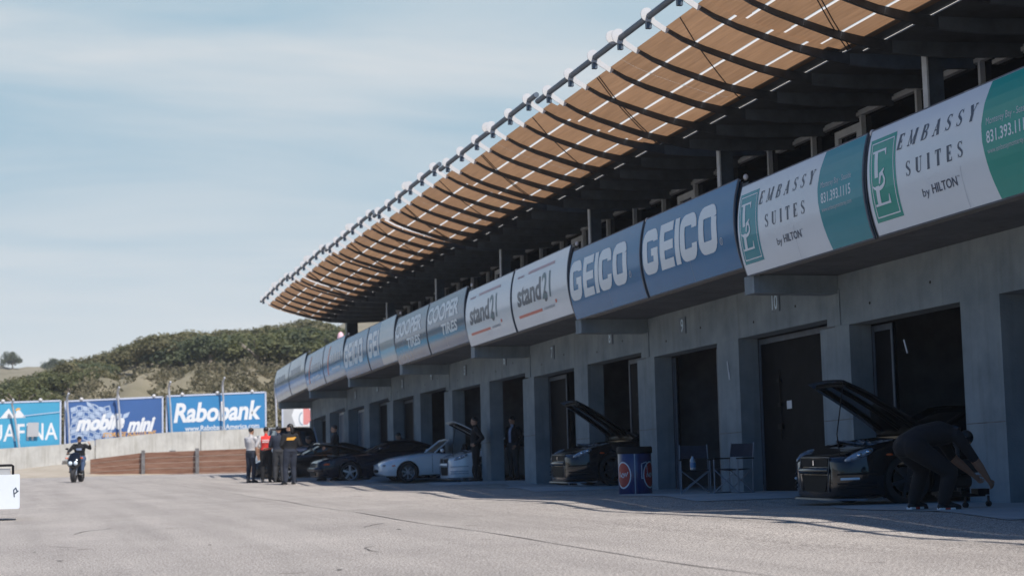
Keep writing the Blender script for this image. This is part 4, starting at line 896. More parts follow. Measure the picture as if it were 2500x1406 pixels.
        m.obox((b_-.12, -.42, zf+.2), (.2, .22, .24)); m.obox((a_+.2, .42, zf+.15), (.25, .25, .2))
        for i in range(7): m.tube([(a_+rg.uniform(.1, .7), rg.uniform(-.5, .5), zf+.26), (a_+rg.uniform(.1, .7), rg.uniform(-.55, .55), zf+.34), (a_+rg.uniform(.1, .8), rg.uniform(-.5, .5), zf+.24)], .025, 6)
        m.build('engine', 'engine', t, smooth=50, world=False)
        m = MB(); m.box(a_-.02, a_+.06, -hw*.85, hw*.85, zf+.1, zf+.16+(.0)); m.build('radiator_support', 'gun', t, world=False)
    return t, xf, tab
def super_details(t, xf, tab, paint, led=True):
    fx = -0.012
    m = MB()
    m.prism([(-.37, .545), (.37, .545), (.40, .66), (-.40, .66)], lambda u, v, q: (fx+.03*(v-.5)+q, u, v), 0, .03); m.prism([(-.30, .20), (.30, .20), (.39, .43), (-.39, .43)], lambda u, v, q: (fx+q, u, v), 0, .03)
    m.build('grille', 'black', t, world=False)
    m = MB(); m.tube([(fx, -.41, .20), (fx-.01, -.43, .45), (fx+.02, -.42, .675), (fx+.02, .42, .675), (fx-.01, .43, .45), (fx, .41, .20)], .010, 6); m.build('grille_frame', 'gun', t, smooth=60, world=False)
    m = MB(); m.tube([(fx+.015, -.42, .49), (fx-.035, -.2, .49), (fx-.045, 0, .49), (fx-.035, .2, .49), (fx+.015, .42, .49)], (.048), 10); m.build('bumper_bar', paint, t, smooth=60, world=False)
    m = MB(); m.obox((fx-.008, 0, .60), (.01, .035, .07)); m.build('badge', 'chrome', t, world=False)
    m = MB(); rows = []
    for v in np.linspace(-.90, .90, 17): rows.append([(xf(v)-.045, v, .085), (xf(v)+.20, v, .085), (xf(v)+.20, v, .13), (xf(v)-.035, v, .11)])
    m.grid(rows, wrap=True); m.build('splitter', 'gun', t, smooth=40, world=False)
    for sg in (-1, 1):
        rot = Matrix.Rotation(R(-27), 3, 'Y') @ Matrix.Rotation(R(sg*-20), 3, 'Z')
        m = MB(); m.ell((.27, sg*.79, .70), (.22, .085, .055), Matrix.Rotation(R(-24), 3, 'Y') @ Matrix.Rotation(R(sg*24), 3, 'Z'), 14, 8); hl = m.build('headlight', 'lamp', t, smooth=60, world=False)
        m = MB(); m.ell((.25, sg*.855, .70), (.045, .03, .035), None, 10, 6); m.ell((.37, sg*.895, .745), (.05, .03, .03), None, 10, 6); m.build('projector', 'chrome', hl, smooth=60, world=False)
        m = MB(); m.ell((.66, sg*.935, .70), (.055, .014, .018), None, 10, 6); m.build('side_marker', 'orange', t, smooth=60, world=False)
        if led:
            m = MB(); m.tube([(xf(v)-.012, sg*v, .375+.03*(v-.6)) for v in (.68, .74, .80, .86)], .018, 6); m.build('running_light', 'lwhite', t, smooth=60, world=False)
        m = MB()
        for z in (.25, .31, .44): m.tube([(xf(v)-.006, sg*v, z+.04*(v-.6)) for v in (.62, .70, .78, .84, .88, .915)], .014, 6)
        m.build('bumper_slat', 'black' if paint != 'paintwht' else 'lgrey', t, smooth=60, world=False)
# near black coupe
c = car('super', (10.72, 20.5, gz(10.8, 20.5)), 'black coupe with raised hood and black wheels, nearest the camera behind the bending man', 'paintblk', 42, 'six'); super_details(*c, 'paintblk')
c = car('super', (10.90, 32.45, gz(10.9, 32.4)), 'black coupe with raised hood, half hidden behind the blue drum', 'paintblk', 45, 'six'); super_details(*c, 'paintblk', False)
c = car('super', (11.40, 44.1, gz(11.5, 44.1)), 'white coupe with raised hood and black grille, behind the man with hands at his waist', 'paintwht', 40, 'six'); super_details(*c, 'paintwht', False)
t = thing('support_block', (11.85, 43.5, gz(11.5, 43.5)), 'pale block on the ground under the nose of the white coupe', 'block')
m = MB(); m.prism(rrect(-.17, .17, 0, .14, .015, 3), lambda u, v, q: (u, q, v), -.2, .2); m.build('block', 'plate', t, world=False)
t, xf, tab = car('roadster', (9.90, 46.3, -0.02), 'white open roadster with orange side marker, left of the white coupe', 'paintwht', None, 'seven')
m = MB(); m.tube([(1.62, -.62, .84), (1.85, -.60, 1.02), (2.08, -.56, 1.19), (2.10, 0, 1.215), (2.08, .56, 1.19), (1.85, .60, 1.02), (1.62, .62, .84)], .024, 8); m.build('windscreen_frame', 'paintwht', t, smooth=60, world=False)
m = MB(); m.grid([[(1.64, -.6, .85), (1.64, .6, .85)], [(2.07, -.55, 1.18), (2.07, .55, 1.18)]]); m.build('windscreen', 'glass', t, world=False)
m = MB(); m.ell((-.005+.04, 0, .335), (.09, .36, .055), None, 14, 8); m.build('mouth', 'black', t, smooth=60, world=False)
for sg in (-1, 1):
    m = MB(); m.ell((.36, sg*.755, .49), (.065, .03, .02), None, 10, 6); m.build('side_marker', 'orange', t, smooth=60, world=False)
    m = MB(); m.ell((.12, sg*.585, .50), (.09, .06, .028), Matrix.Rotation(R(sg*-40), 3, 'Z'), 12, 6); m.build('turn_lamp', 'lamp', t, smooth=60, world=False)
    m = MB(); m.tube([(1.50, sg*.838, .26), (1.50, sg*.836, .5), (1.50, sg*.80, .79)], .005, 4); m.build('door_gap', 'black', t, world=False)
    m = MB(); m.tube([(2.45, sg*.34-.2, .5), (2.55, sg*.34-.2, .95)], (.18, .08), 10); m.ell((2.56, sg*.34-.2, 1.0), (.07, .12, .09)); m.build('seat', 'c_black', t, smooth=60, world=False)
    m = MB(); m.ell((1.78, sg*.90, .90), (.06, .09, .06)); m.build('mirror', 'paintwht', t, smooth=60, world=False)
t, xf, tab = car('coupe', (8.42, 48.5, -0.03), 'dark navy coupe with raised hood and amber corner lamp, left of the white roadster', 'paintnvy', 20, 'five')
for sg in (-1, 1):
    m = MB(); m.ell((.10, sg*.55, .56), (.06, .17, .05), Matrix.Rotation(R(sg*-12), 3, 'Z')); m.build('headlight', 'lamp', t, smooth=60, world=False)
    m = MB(); m.ell((.30, sg*.80, .575), (.14, .035, .032), Matrix.Rotation(R(sg*-10), 3, 'Z')); m.build('corner_lamp', 'orange', t, smooth=60, world=False)
m = MB(); m.tube([(xf(v)-.03, v, .42) for v in np.linspace(-.8, .8, 11)], .07, 8); m.build('bumper', 'paintnvy', t, smooth=60, world=False)
m = MB(); m.box(-.03, .02, -.45, .45, .24, .33); m.build('lower_grille', 'black', t, world=False)
t, xf, tab = car('coupe', (7.10, 52.5, gz(8.5, 52.5)), 'black coupe with raised hood hidden behind the standing group', 'paintblk', 33, 'five')
for sg in (-1, 1):
    m = MB(); m.ell((.10, sg*.52, .56), (.06, .17, .05)); m.build('headlight', 'lamp', t, smooth=60, world=False)
t, xf, tab = car('suv', (9.8, 58.5, gz(9.8, 60)), 'blue grey utility vehicle parked behind the standing group', 'paintslv', None, 'five', rz=R(90))
for sg in (-1, 1):
    m = MB(); m.ell((.05, sg*.6, .85), (.05, .14, .08)); m.build('headlight', 'lamp', t, smooth=60, world=False)

# ================================================================== people (local: facing +Y, right hand +X)
BASE = dict(pelvis=(0, 0, .95), waist=(0, .01, 1.10), chest=(0, .0, 1.31), neck=(0, -.01, 1.48), head=(0, .03, 1.63), face=(0, 1, -.05),
            shL=(-.185, -.005, 1.41), elL=(-.25, -.03, 1.13), wrL=(-.26, .04, .88), shR=(.185, -.005, 1.41), elR=(.25, -.03, 1.13), wrR=(.26, .04, .88),
            hipL=(-.09, 0, .92), knL=(-.105, .02, .50), anL=(-.11, -.03, .085), toL=(-.13, .16, .035), hipR=(.09, 0, .92), knR=(.105, .02, .50), anR=(.11, -.03, .085), toR=(.13, .16, .035), handL=None, handR=None, curl=1.0)
def person(loc, rz, label, pose=None, outfit=None, baggy=1.0, hair='short', voxel=.018, rule=None, skin='skin', group=None, scale=1.0):
    J = dict(BASE); J.update(pose or {}); V = {k: Vector(v) for k, v in J.items() if isinstance(v, tuple)}
    O = dict(top='c_black', legs='c_navy', shoe='shoe', arm='top'); O.update(outfit or {})
    side = (V['shR']-V['shL']).normalized(); hs = (V['hipR']-V['hipL']).normalized()
    segs = []   # (label, pts, radii, side)
    segs.append(('top', [V['pelvis']+(V['waist']-V['pelvis'])*.1, V['waist'], V['chest'], V['chest']+(V['neck']-V['chest'])*.62, V['neck']-(V['neck']-V['chest'])*.12], [(.165*baggy, .12*baggy), (.155*baggy, .115*baggy), (.178*baggy, .128*baggy), (.155*baggy, .10*baggy), (.07, .065)], side))
    segs.append(('legs', [V['pelvis']+(V['pelvis']-V['waist'])*.35, V['pelvis'], V['pelvis']+(V['waist']-V['pelvis'])*.3], [(.15, .115), (.172*baggy, .125*baggy), (.165*baggy, .12*baggy)], hs))
    segs.append(('skin', [V['neck']-(V['neck']-V['chest'])*.15, V['neck'], V['head']], [.062, .056, .052], None))
    for s in 'LR':
        e = V['elL' if s == 'L' else 'elR']; sh = V['sh'+s]; w = V['wr'+s]
        segs.append(('top', [V['chest']+(V['neck']-V['chest'])*.5, sh+(V['chest']-sh)*.1], [.085, .07], None))
        segs.append(('uarm', [sh, sh+(e-sh)*.5, e], [.066*baggy, .057*baggy, .047*baggy], None)); segs.append(('larm', [e, e+(w-e)*.35, w], [.046*baggy, .045*baggy, .031], None))
        h, k, a, tt = V['hip'+s], V['kn'+s], V['an'+s], V['to'+s]
        lg = O.get('legw', baggy); segs.append(('legs', [h, h+(k-h)*.5, k], [.098*lg, .085*lg, .066*lg], None)); segs.append(('legs', [k, k+(a-k)*.35, a+(k-a)*.1], [.066*lg, .064*lg, .052*lg], None))
        segs.append(('shoe', [a+Vector((0, 0, .02)), a+(tt-a)*.05-Vector((0, 0, .03))], [.045, .046], None))
        heel = a+(a-tt)*.22; heel.z = tt.z+.01
        segs.append(('shoe', [heel, a*.5+tt*.5+Vector((0, 0, .0)), tt], [(.036, .036), (.046, .042), (.043, .030)], None))
    m = MB()
    for lb, pts, rs, sd in segs:
        m.tube(pts, rs, 14, side=sd); m.ell(pts[0], (rs[0] if not isinstance(rs[0], tuple) else min(rs[0]),)*3, None, 10, 6); m.ell(pts[-1], (rs[-1] if not isinstance(rs[-1], tuple) else min(rs[-1]),)*3, None, 10, 6)
    f = V['face'].normalized(); upv = (V['head']-V['neck']).normalized(); upv = (upv - f*upv.dot(f)).normalized(); rx = f.cross(upv)
    Rh = Matrix((rx, f, upv)).transposed(); H = V['head']; hp = lambda x, y, z: H+Rh @ Vector((x, y, z))
    m.ell(hp(0, -.008, .025), (.074, .094, .096), Rh, 16, 12); m.ell(hp(0, .018, -.045), (.056, .072, .070), Rh, 14, 10)
    m.ell(hp(0, .096, -.012), (.013, .020, .024), Rh, 8, 6); m.ell(hp(0, .085, -.062), (.022, .014, .010), Rh, 8, 6); m.ell(hp(0, .078, .025), (.050, .018, .012), Rh, 8, 6); m.ell(hp(0, .080, -.095), (.02, .014, .014), Rh, 8, 6)
    for sx in (-1, 1): m.ell(hp(sx*.075, -.01, -.01), (.012, .022, .032), Rh, 8, 6)
    hands = []
    for s in 'LR':
        w = V['wr'+s]; e = V['elL' if s == 'L' else 'elR']; d = (V['hand'+s] if ('hand'+s) in V else (w-e)).normalized(); sx = -1 if s == 'L' else 1
        pn = Vector((-sx, 0, 0)); pn = (pn-d*pn.dot(d)); pn = pn.normalized() if pn.length > .05 else d.orthogonal().normalized(); sd = d.cross(pn)
        m.tube([w, w+d*.04, w+d*.085], [(.028, .022), (.040, .017), (.038, .014)], 10, side=sd); hands.append((w, d, pn, sd, sx))
    o = m.build('tmp', 'skin', None, fix=False)
    md = o.modifiers.new('r', 'REMESH'); md.mode = 'VOXEL'; md.voxel_size = voxel; md2 = o.modifiers.new('s', 'SMOOTH'); md2.factor = .5; md2.iterations = 3
    me = evalmesh(o); kill(o)
    nv = len(me.polygons); cen = np.empty(nv*3); me.polygons.foreach_get('center', cen); cen = cen.reshape(-1, 3)
    S_ = [(lb, pts[i], pts[i+1], rs[i], rs[i+1]) for lb, pts, rs, sd in segs for i in range(len(pts)-1)]
    S_.append(('skin', hp(0, 0, .04), hp(0, .01, -.06), .08, .07))
    for w, d, pn, sd, sx in hands: S_.append(('skin', w+d*.01, w+d*.09, .03, .03))
    D = []
    for lb, a, b, ra, rb in S_:
        ra = ra if not isinstance(ra, tuple) else sum(ra)/2; rb = rb if not isinstance(rb, tuple) else sum(rb)/2
        a_, b_ = np.array(a), np.array(b); ab = b_-a_; tt = np.clip(((cen-a_)@ab)/max(1e-9, ab@ab), 0, 1); D.append(np.linalg.norm(cen-(a_+tt[:, None]*ab), axis=1)-(ra+(rb-ra)*tt))
    idx = np.argmin(np.array(D), axis=0); labs = [q[0] for q in S_]
    order = ['skin', 'top', 'legs', 'shoe', 'larm', 'uarm', 'x1', 'x2']
    mats = [skin, O['top'], O['legs'], O['shoe'], {'top': O['top'], 'skin': skin}.get(O['arm'], O['arm']), O.get('uarm', O['top']), O.get('x1', O['top']), O.get('x2', O['top'])]
    mi = []
    for i in range(nv):
        lb = labs[idx[i]]
        if rule:
            r_ = rule(lb, cen[i])
            if r_: lb = r_
        mi.append(order.index(lb))
    t = thing('person', loc, label, 'person', group, rz); t.scale = (scale,)*3
    # fingers go into the same mesh
    fm_ = MB()
    for w, d, pn, sd, sx in hands:
        for q, ln in zip((-1.5, -.5, .5, 1.5), (.066, .078, .073, .056)):
            b0 = w+d*.075+sd*q*.0185; c1 = w+d*(.075+ln*.5)+sd*q*.0195+pn*.010*J['curl']; c2 = w+d*(.075+ln*(1-.25*J['curl']))+sd*q*.019+pn*.035*J['curl']
            fm_.tube([b0, c1, c2], [.0092, .0085, .0068], 6)
        th = -1 if d.cross(pn).dot(Vector((0, 1, 0))) < 0 else 1
        b0 = w+d*.025+sd*th*.028; fm_.tube([b0, b0+d*.03+sd*th*.022+pn*.008, b0+d*.062+sd*th*.026+pn*.016], [.0125, .0105, .008], 6)
    vs = [tuple(v.co) for v in me.vertices]; fs = [list(p.vertices) for p in me.polygons]; bpy.data.meshes.remove(me)
    b = MB(); b.v = [Vector(v) for v in vs]; b.f = fs; b.m = mi; b.cur = 0; b.add(fm_.v, fm_.f)
    b.build('body', mats, t, smooth=70, world=False, fix=False)
    hm = 'hair'
    if hair == 'short':
        m = MB(); m.ell(hp(0, -.022, .047), (.082, .094, .086), Rh, 14, 10); m.build('hair', 'hair', t, smooth=60, world=False)
    elif hair == 'long':
        m = MB(); m.ell(hp(0, -.025, .045), (.090, .098, .092), Rh, 14, 10); m.tube([hp(0, -.06, .05), hp(0, -.085, -.06), hp(0, -.085, -.16)], [(.085, .06), (.085, .055), (.06, .04)], 12, side=rx); m.build('hair', 'hair', t, smooth=60, world=False)
    elif hair == 'cap':
        m = MB(); m.ell(hp(0, -.012, .050), (.084, .100, .082), Rh, 14, 10); m.ell(hp(0, .105, .058), (.065, .07, .010), Rh, 12, 6); m.build('cap', 'c_black', t, smooth=60, world=False)
    elif hair == 'hood':
        m = MB(); m.ell(hp(0, -.03, .03), (.10, .105, .12), Rh, 14, 10); m.build('hood', 'c_black', t, smooth=60, world=False)
    # eyes
    m = MB()
    for sx in (-1, 1): m.ell(hp(sx*.031, .083, .004), (.012, .007, .007), Rh, 8, 6)
    m.build('eyes', 'hair', t, world=False)
    return t, V, hp
# 1 grey and red shirt, arms folded
rule1 = lambda lb, p: ('x1' if (lb == 'top' and p[2] < 1.25 and p[1] > -0.035 and p[0] < .12) or (lb in ('top', 'uarm') and abs(p[1]-.055) < .02 and p[2] > 1.28) else None)
person((6.92, 51.4, gz(6.92, 51.4)), R(-48), 'man in grey and red shirt with folded arms, leftmost of the standing group', dict(elL=(-.27, .10, 1.17), wrL=(.02, .25, 1.16), elR=(.27, .10, 1.15), wrR=(-.02, .22, 1.22), curl=.4), dict(top='c_grey', legs='c_navy', x1='c_red', arm='c_grey'), 1.12, rule=rule1)
# 2 red shirt, arm behind the back, bottle in hand
rule2 = lambda lb, p: ('x1' if (lb == 'top' and abs(p[0]) > .150 and p[2] > 1.1) else None)
t, V, hp = person((7.30, 50.7, gz(7.3, 50.7)), R(-12), 'man in red shirt with white print, one arm behind his back', dict(elR=(.31, -.10, 1.14), wrR=(.06, -.19, 1.07), handR=(-1, 0, 0), elL=(-.30, -.05, 1.15), wrL=(-.29, .02, .90), knR=(.12, .03, .5)), dict(top='c_red', legs='c_black', uarm='c_grey', arm='skin', x1='c_grey'), 1.12, rule=rule2)
m = MB()
for i in range(2): put2d(m, fit2d(text2d('IIIIIII', 0.02), -.10, .10, 1.26+.055*i, 1.305+.055*i), lambda u, v, o: Vector((u, -.152-o, v)), .002, None)
m.build('back_print', 'c_white', t, world=False, fix=False)
hb = thing('bottle', (6.99, 50.66, gz(7.3, 50.7)+.62), 'clear water bottle held by the man in the red shirt', 'bottle')
m = MB(); m.lathe([(.001, 0), (.033, 0), (.034, .13), (.028, .16), (.013, .185), (.013, .20), (.001, .20)], (0, 0, 0), 'Z', 14); m.build('bottle_body', 'lamp', hb, smooth=50, world=False)
m = MB(); m.cyl((0, 0, .20), (0, 0, .225), .015, n=10); m.build('bottle_cap', 'lwhite', hb, world=False)
# 3 black hoodie, long hair, back turned
t, V, hp = person((7.36, 46.3, gz(7.36, 46.3)), R(14), 'person in black hoodie with yellow back print and long dark hair', dict(elL=(-.28, -.02, 1.14), wrL=(-.13, .17, 1.04), elR=(.28, -.02, 1.14), wrR=(.13, .17, 1.04), face=(-.75, .55, -.1), knL=(-.13, .04, .5), anL=(-.15, -.02, .085), toL=(-.2, .16, .035)), dict(top='c_black', legs='c_navy'), 1.25, 'long')
m = MB(); put2d(m, polyf([(-.17, 1.28), (.05, 1.285), (.14, 1.37), (.10, 1.38), (-.02, 1.375), (-.15, 1.36)]), lambda u, v, o: Vector((u, -.166+.9*u*u, v)), 0, None); m.build('back_print', 'c_amber', t, world=False, fix=False)
person((7.62, 50.2, gz(7.62, 50.2)), R(-6), 'person in dark clothes standing between the red shirt and the black hoodie, watching the car', dict(elL=(-.27, .06, 1.14), wrL=(-.12, .22, 1.12), elR=(.27, .06, 1.14), wrR=(.12, .22, 1.12)), dict(top='c_navy', legs='c_char'), 1.15)
bend = dict(pelvis=(0, -.06, .93), waist=(0, .06, 1.05), chest=(0, .26, 1.18), neck=(0, .40, 1.28), head=(0, .50, 1.38), face=(0, .85, -.5), shL=(-.185, .34, 1.24), shR=(.185, .34, 1.24), elL=(-.24, .46, 1.0), elR=(.24, .46, 1.0), wrL=(-.16, .66, .95), wrR=(.16, .66, .95), hipL=(-.09, -.06, .91), hipR=(.09, -.06, .91))
person((9.65, 53.75, gz(9.65, 53.75)), R(100), 'man in black leaning over the hood of the hidden black coupe', bend, dict(top='c_black', legs='c_navy', arm='skin'), skin='skind')
person((9.42, 50.2, gz(9.42, 50.2)), R(80), 'man in black standing behind the raised hood of the navy coupe', dict(elL=(-.26, .1, 1.15), wrL=(-.2, .3, 1.05), elR=(.26, .1, 1.15), wrR=(.2, .3, 1.05)), dict(top='c_black', legs='c_black'), 1.1)
person((12.35, 51.9, gz(11.3, 51)), R(95), 'dark clothed person stooping beside the door post behind the white roadster', dict(bend, elL=(-.2, .4, .95), wrL=(-.12, .52, .78)), dict(top='c_char', legs='c_black'), 1.1)
# 7 man in black, hands at the waist
person((11.80, 42.15, gz(11.5, 42)), R(80), 'man in black with hands at his waist, beside the raised white hood', dict(elL=(-.33, -.16, 1.17), wrL=(-.20, .06, 1.02), handL=(.5, .6, -.5), elR=(.33, -.16, 1.17), wrR=(.20, .06, 1.02), handR=(-.5, .6, -.5), face=(0, 1, -.15), anL=(-.13, .02, .085), toL=(-.15, .2, .035), anR=(.16, -.12, .085), toR=(.22, .06, .035)), dict(top='c_black', legs='c_black', arm='top'), 1.18)
# 8 man in dark jacket with pale shirt
rule8 = lambda lb, p: ('x1' if lb == 'top' and abs(p[0]) < .04+.03*(p[2]-1.1) and p[1] > .02 and p[2] > 1.03 else None)
person((12.85, 42.1, gz(12.5, 42)), R(120), 'man in dark jacket over pale shirt standing inside the doorway', dict(elL=(-.29, -.06, 1.14), wrL=(-.21, .12, .95), elR=(.29, -.06, 1.14), wrR=(.21, .12, .95), face=(.1, 1, -.35)), dict(top='c_black', legs='c_char', x1='c_pale'), 1.14, rule=rule8)
# 9 the bending man
rule9 = lambda lb, p: ('x1' if lb == 'shoe' and p[2] < .03 else None)
t, V, hp = person((10.06, 16.35, gz(10.2, 16.35)+.004), R(-90), 'man in black bending over to reach the ground beside the nearest coupe', dict(pelvis=(0, -.34, .80), waist=(0, -.16, .905), chest=(0, .12, .945), neck=(0, .33, .915), head=(0, .47, .850), face=(0, .35, -1), shL=(-.20, .24, .91), shR=(.20, .24, .91), elL=(-.24, .44, .64), elR=(.23, .45, .62), wrL=(-.14, .68, .40), wrR=(.15, .70, .34),
    hipL=(-.11, -.32, .78), hipR=(.11, -.32, .78), knL=(-.28, .03, .50), knR=(.24, .10, .47), anL=(-.34, -.10, .085), toL=(-.38, .11, .035), anR=(.17, .02, .085), toR=(.20, .23, .035), curl=1.2), dict(top='c_black', legs='c_black', arm='skin', shoe='shoe', legw=1.5), 1.25, 'short', .015, skin='skind', scale=.93)
for s in 'LR':
    a, tt = V['an'+s], V['to'+s]; d = (tt-a); d.z = 0; d.normalize(); n = Vector((-d.y, d.x, 0)); c0 = a-d*.05
    for (u0, u1, mn) in ((-.012, .055, 'sole_w'), (.056, .125, 'sole_r'), (.126, .19, 'sole_w'), (.191, .262, 'shoe')):
        m = MB(); w = .05
        m.add([tuple(Vector((c0.x, c0.y, 0))+d*u+n*q+Vector((0, 0, z))) for z in (.002, .030) for u in (u0, u1) for q in (-w, w)], [(0, 2, 3, 1), (4, 5, 7, 6), (0, 1, 5, 4), (2, 6, 7, 3), (0, 4, 6, 2), (1, 3, 7, 5)]); m.build('sole', mn, t, world=False)
m = MB(); m.tube([hp(-.085, 0, .0), hp(-.08, -.01, .08), hp(0, -.015, .125), hp(.08, -.01, .08), hp(.085, 0, .0)], .010, 6)
for sx in (-1, 1): m.ell(hp(sx*.088, 0, -.01), (.02, .035, .045), None, 10, 6)
m.build('headphones', 'black', t, smooth=60, world=False)

# ================================================================== scooter and rider
sc = thing('scooter', (1.98, 64.6, 0), 'black motor scooter with twin round headlights ridden towards the camera', 'scooter', None, R(180-14))
sc.scale = (1.06,)*3
m = MB(); m.lathe([(.12, -.07), (.20, -.09), (.25, -.065), (.262, 0), (.25, .065), (.20, .09), (.12, .07)], (0, 0, 0), 'Y', 24)
def swheel(y):
    q = MB(); q.v = [Vector((v.y, y+v.x, v.z+.262)) for v in m.v]; q.f = list(m.f); q.m = list(m.m); w = q.build('wheel', 'rubber', sc, smooth=50, world=False)
    q = MB(); q.cyl((-.05, y, .262), (.05, y, .262), .13, n=16); q.build('rim', 'alu', w, smooth=40, world=False)
swheel(.66); swheel(-.56)
m = MB()
m.tube([(0, .60, .50), (0, .40, .95)], .03, 8)
for sx in (-1, 1): m.tube([(sx*.09, .66, .27), (sx*.09, .58, .60)], .024, 8)
m.build('fork', 'alu', sc, smooth=50, world=False)
m = MB(); m.tube([(0, .72, .50), (0, .70, .62), (0, .60, .78), (0, .46, .98), (0, .40, 1.04)], [(.10, .07), (.22, .12), (.26, .14), (.20, .12), (.12, .07)], 14, side=(1, 0, 0)); m.build('front_fairing', 'paintblk', sc, smooth=50, world=False)
m = MB(); m.tube([(0, .90, .56), (0, .68, .57), (0, .45, .48)], [(.06, .012), (.075, .02), (.06, .012)], 10, side=(1, 0, 0)); m.build('front_mudguard', 'paintblk', sc, smooth=50, world=False)
m = MB(); m.tube([(0, .48, .33), (0, .1, .29), (0, -.15, .33)], [(.16, .04), (.18, .05), (.17, .08)], 12, side=(1, 0, 0)); m.tube([(0, -.10, .36), (0, -.2, .58), (0, -.55, .66), (0, -.88, .72)], [(.18, .12), (.21, .15), (.19, .14), (.10, .06)], 12, side=(1, 0, 0)); m.build('rear_body', 'paintblk', sc, smooth=50, world=False)
m = MB(); m.tube([(0, -.10, .76), (0, -.4, .78), (0, -.75, .83)], [(.12, .05), (.15, .055), (.10, .04)], 12, side=(1, 0, 0)); m.build('seat', 'rubber', sc, smooth=50, world=False)
for sx in (-1, 1):
    m = MB(); m.ell((sx*.095, .80, .69), (.075, .06, .078), None, 12, 8); m.build('headlight', 'lwhite', sc, smooth=60, world=False)
    m = MB(); m.ell((sx*.27, .60, .88), (.055, .03, .03), None, 10, 6); m.build('indicator', 'orange', sc, smooth=60, world=False)
    m = MB(); m.tube([(sx*.22, .38, 1.04), (sx*.30, .36, 1.18)], .008, 6); m.ell((sx*.31, .36, 1.22), (.06, .02, .04), None, 10, 6); m.build('mirror', 'black', sc, smooth=60, world=False)
m = MB(); m.tube([(-.34, .30, 1.02), (-.12, .40, 1.04), (.12, .40, 1.04), (.34, .30, 1.02)], .018, 8); m.build('handlebar', 'black', sc, smooth=60, world=False)
m = MB(); m.tube([(.19, -.30, .30), (.22, -.65, .36), (.23, -.95, .46)], [.04, .065, .06], 10); m.build('exhaust', 'gun', sc, smooth=60, world=False)
ride = dict(pelvis=(0, -.36, .88), waist=(0, -.34, 1.03), chest=(0, -.30, 1.24), neck=(0, -.28, 1.41), head=(0, -.24, 1.55), face=(.15, 1, -.05), shL=(-.19, -.30, 1.34), shR=(.19, -.30, 1.34), elR=(.37, -.16, 1.12), wrR=(.33, .16, 1.05), elL=(-.42, -.14, 1.22), wrL=(-.44, .02, 1.36), handL=(.3, .2, 1),
            hipL=(-.12, -.34, .85), hipR=(.12, -.34, .85), knL=(-.21, .08, .82), knR=(.22, .08, .78), anL=(-.20, .16, .42), toL=(-.20, .36, .38), anR=(.22, .12, .40), toR=(.22, .32, .37))
rule10 = lambda lb, p: 'x1' if lb == 'top' and abs(p[0]) < .09 and p[1] > -.25 and 1.16 < p[2] < 1.24 else None
person((1.98, 64.6, 0), R(180-14), 'rider in black jacket, jeans and cap on the scooter, one hand raised', ride, dict(top='c_black', legs='c_jean', x1='c_pale'), 1.2, 'cap', rule=rule10, scale=1.06)

# ================================================================== small things
# blue drum with printed wrap
bz = gz(10.95, 28.1); dr = thing('trash_drum', (10.95, 28.1, bz), 'blue wrapped drum with red round logo and black rim beside the chairs', 'trash bin')
m = MB(); m.lathe([(.001, .0), (.305, 0), (.315, .02), (.315, .76), (.305, .775)], (0, 0, 0), 'Z', 40); m.build('wrap', 'blue_wrap', dr, smooth=50, world=False)
m = MB(); m.lathe([(.318, .755), (.335, .765), (.335, .86), (.315, .885), (.25, .885), (.25, .80), (.001, .78)], (0, 0, 0), 'Z', 40); m.build('rim', 'black', dr, smooth=40, world=False)
cyl = lambda a0: (lambda u, v, o: Vector(((.3165+o)*math.cos(a0+u/.3165), (.3165+o)*math.sin(a0+u/.3165), v)))
aL = math.atan2(-28.1, -10.95)
for (da, sq) in ((-.78, 1), (1.05, 1)):
    fmc = cyl(aL+da)
    m = MB(); put2d(m, polyf(arc(0, .36, .175, .25, 0, 345, 28)), fmc, .001, .05, .03); m.build('logo_ring', 'lwhite', dr, world=False, fix=False)
    m = MB(); put2d(m, polyf(arc(0, .36, .155, .225, 0, 345, 28)), fmc, .003, .05, .03); m.build('logo', 'logored', dr, world=False, fix=False)
    m = MB()
    for vf in strokes2d([([(-.10, .32), (-.08, .42), (-.05, .33), (-.03, .36)], .016), (arc(.0, .355, .025, .04, 0, 330, 9), .014), ([(.03, .33), (.045, .40), (.055, .34), (.07, .40), (.08, .34), (.115, .42)], .014)]): put2d(m, vf, fmc, .006, .05, .03)
    m.build('logo_script', 'lwhite', dr, world=False, fix=False)
fmc = cyl(aL); m = MB(); put2d(m, rectf(-.010, .010, .02, .75), fmc, .002, .1); m.build('stripe', 'lgrey', dr, world=False, fix=False)
fmc = cyl(aL+.62); m = MB()
for vf in strokes2d([([(-.07, .55), (-.07, .30), (-.02, .30)], .02), ([(-.08, .56), (.03, .60), (.06, .36)], .016)]): put2d(m, vf, fmc, .008, .08, .03)
m.build('logo_outline', 'lpale', dr, world=False, fix=False)
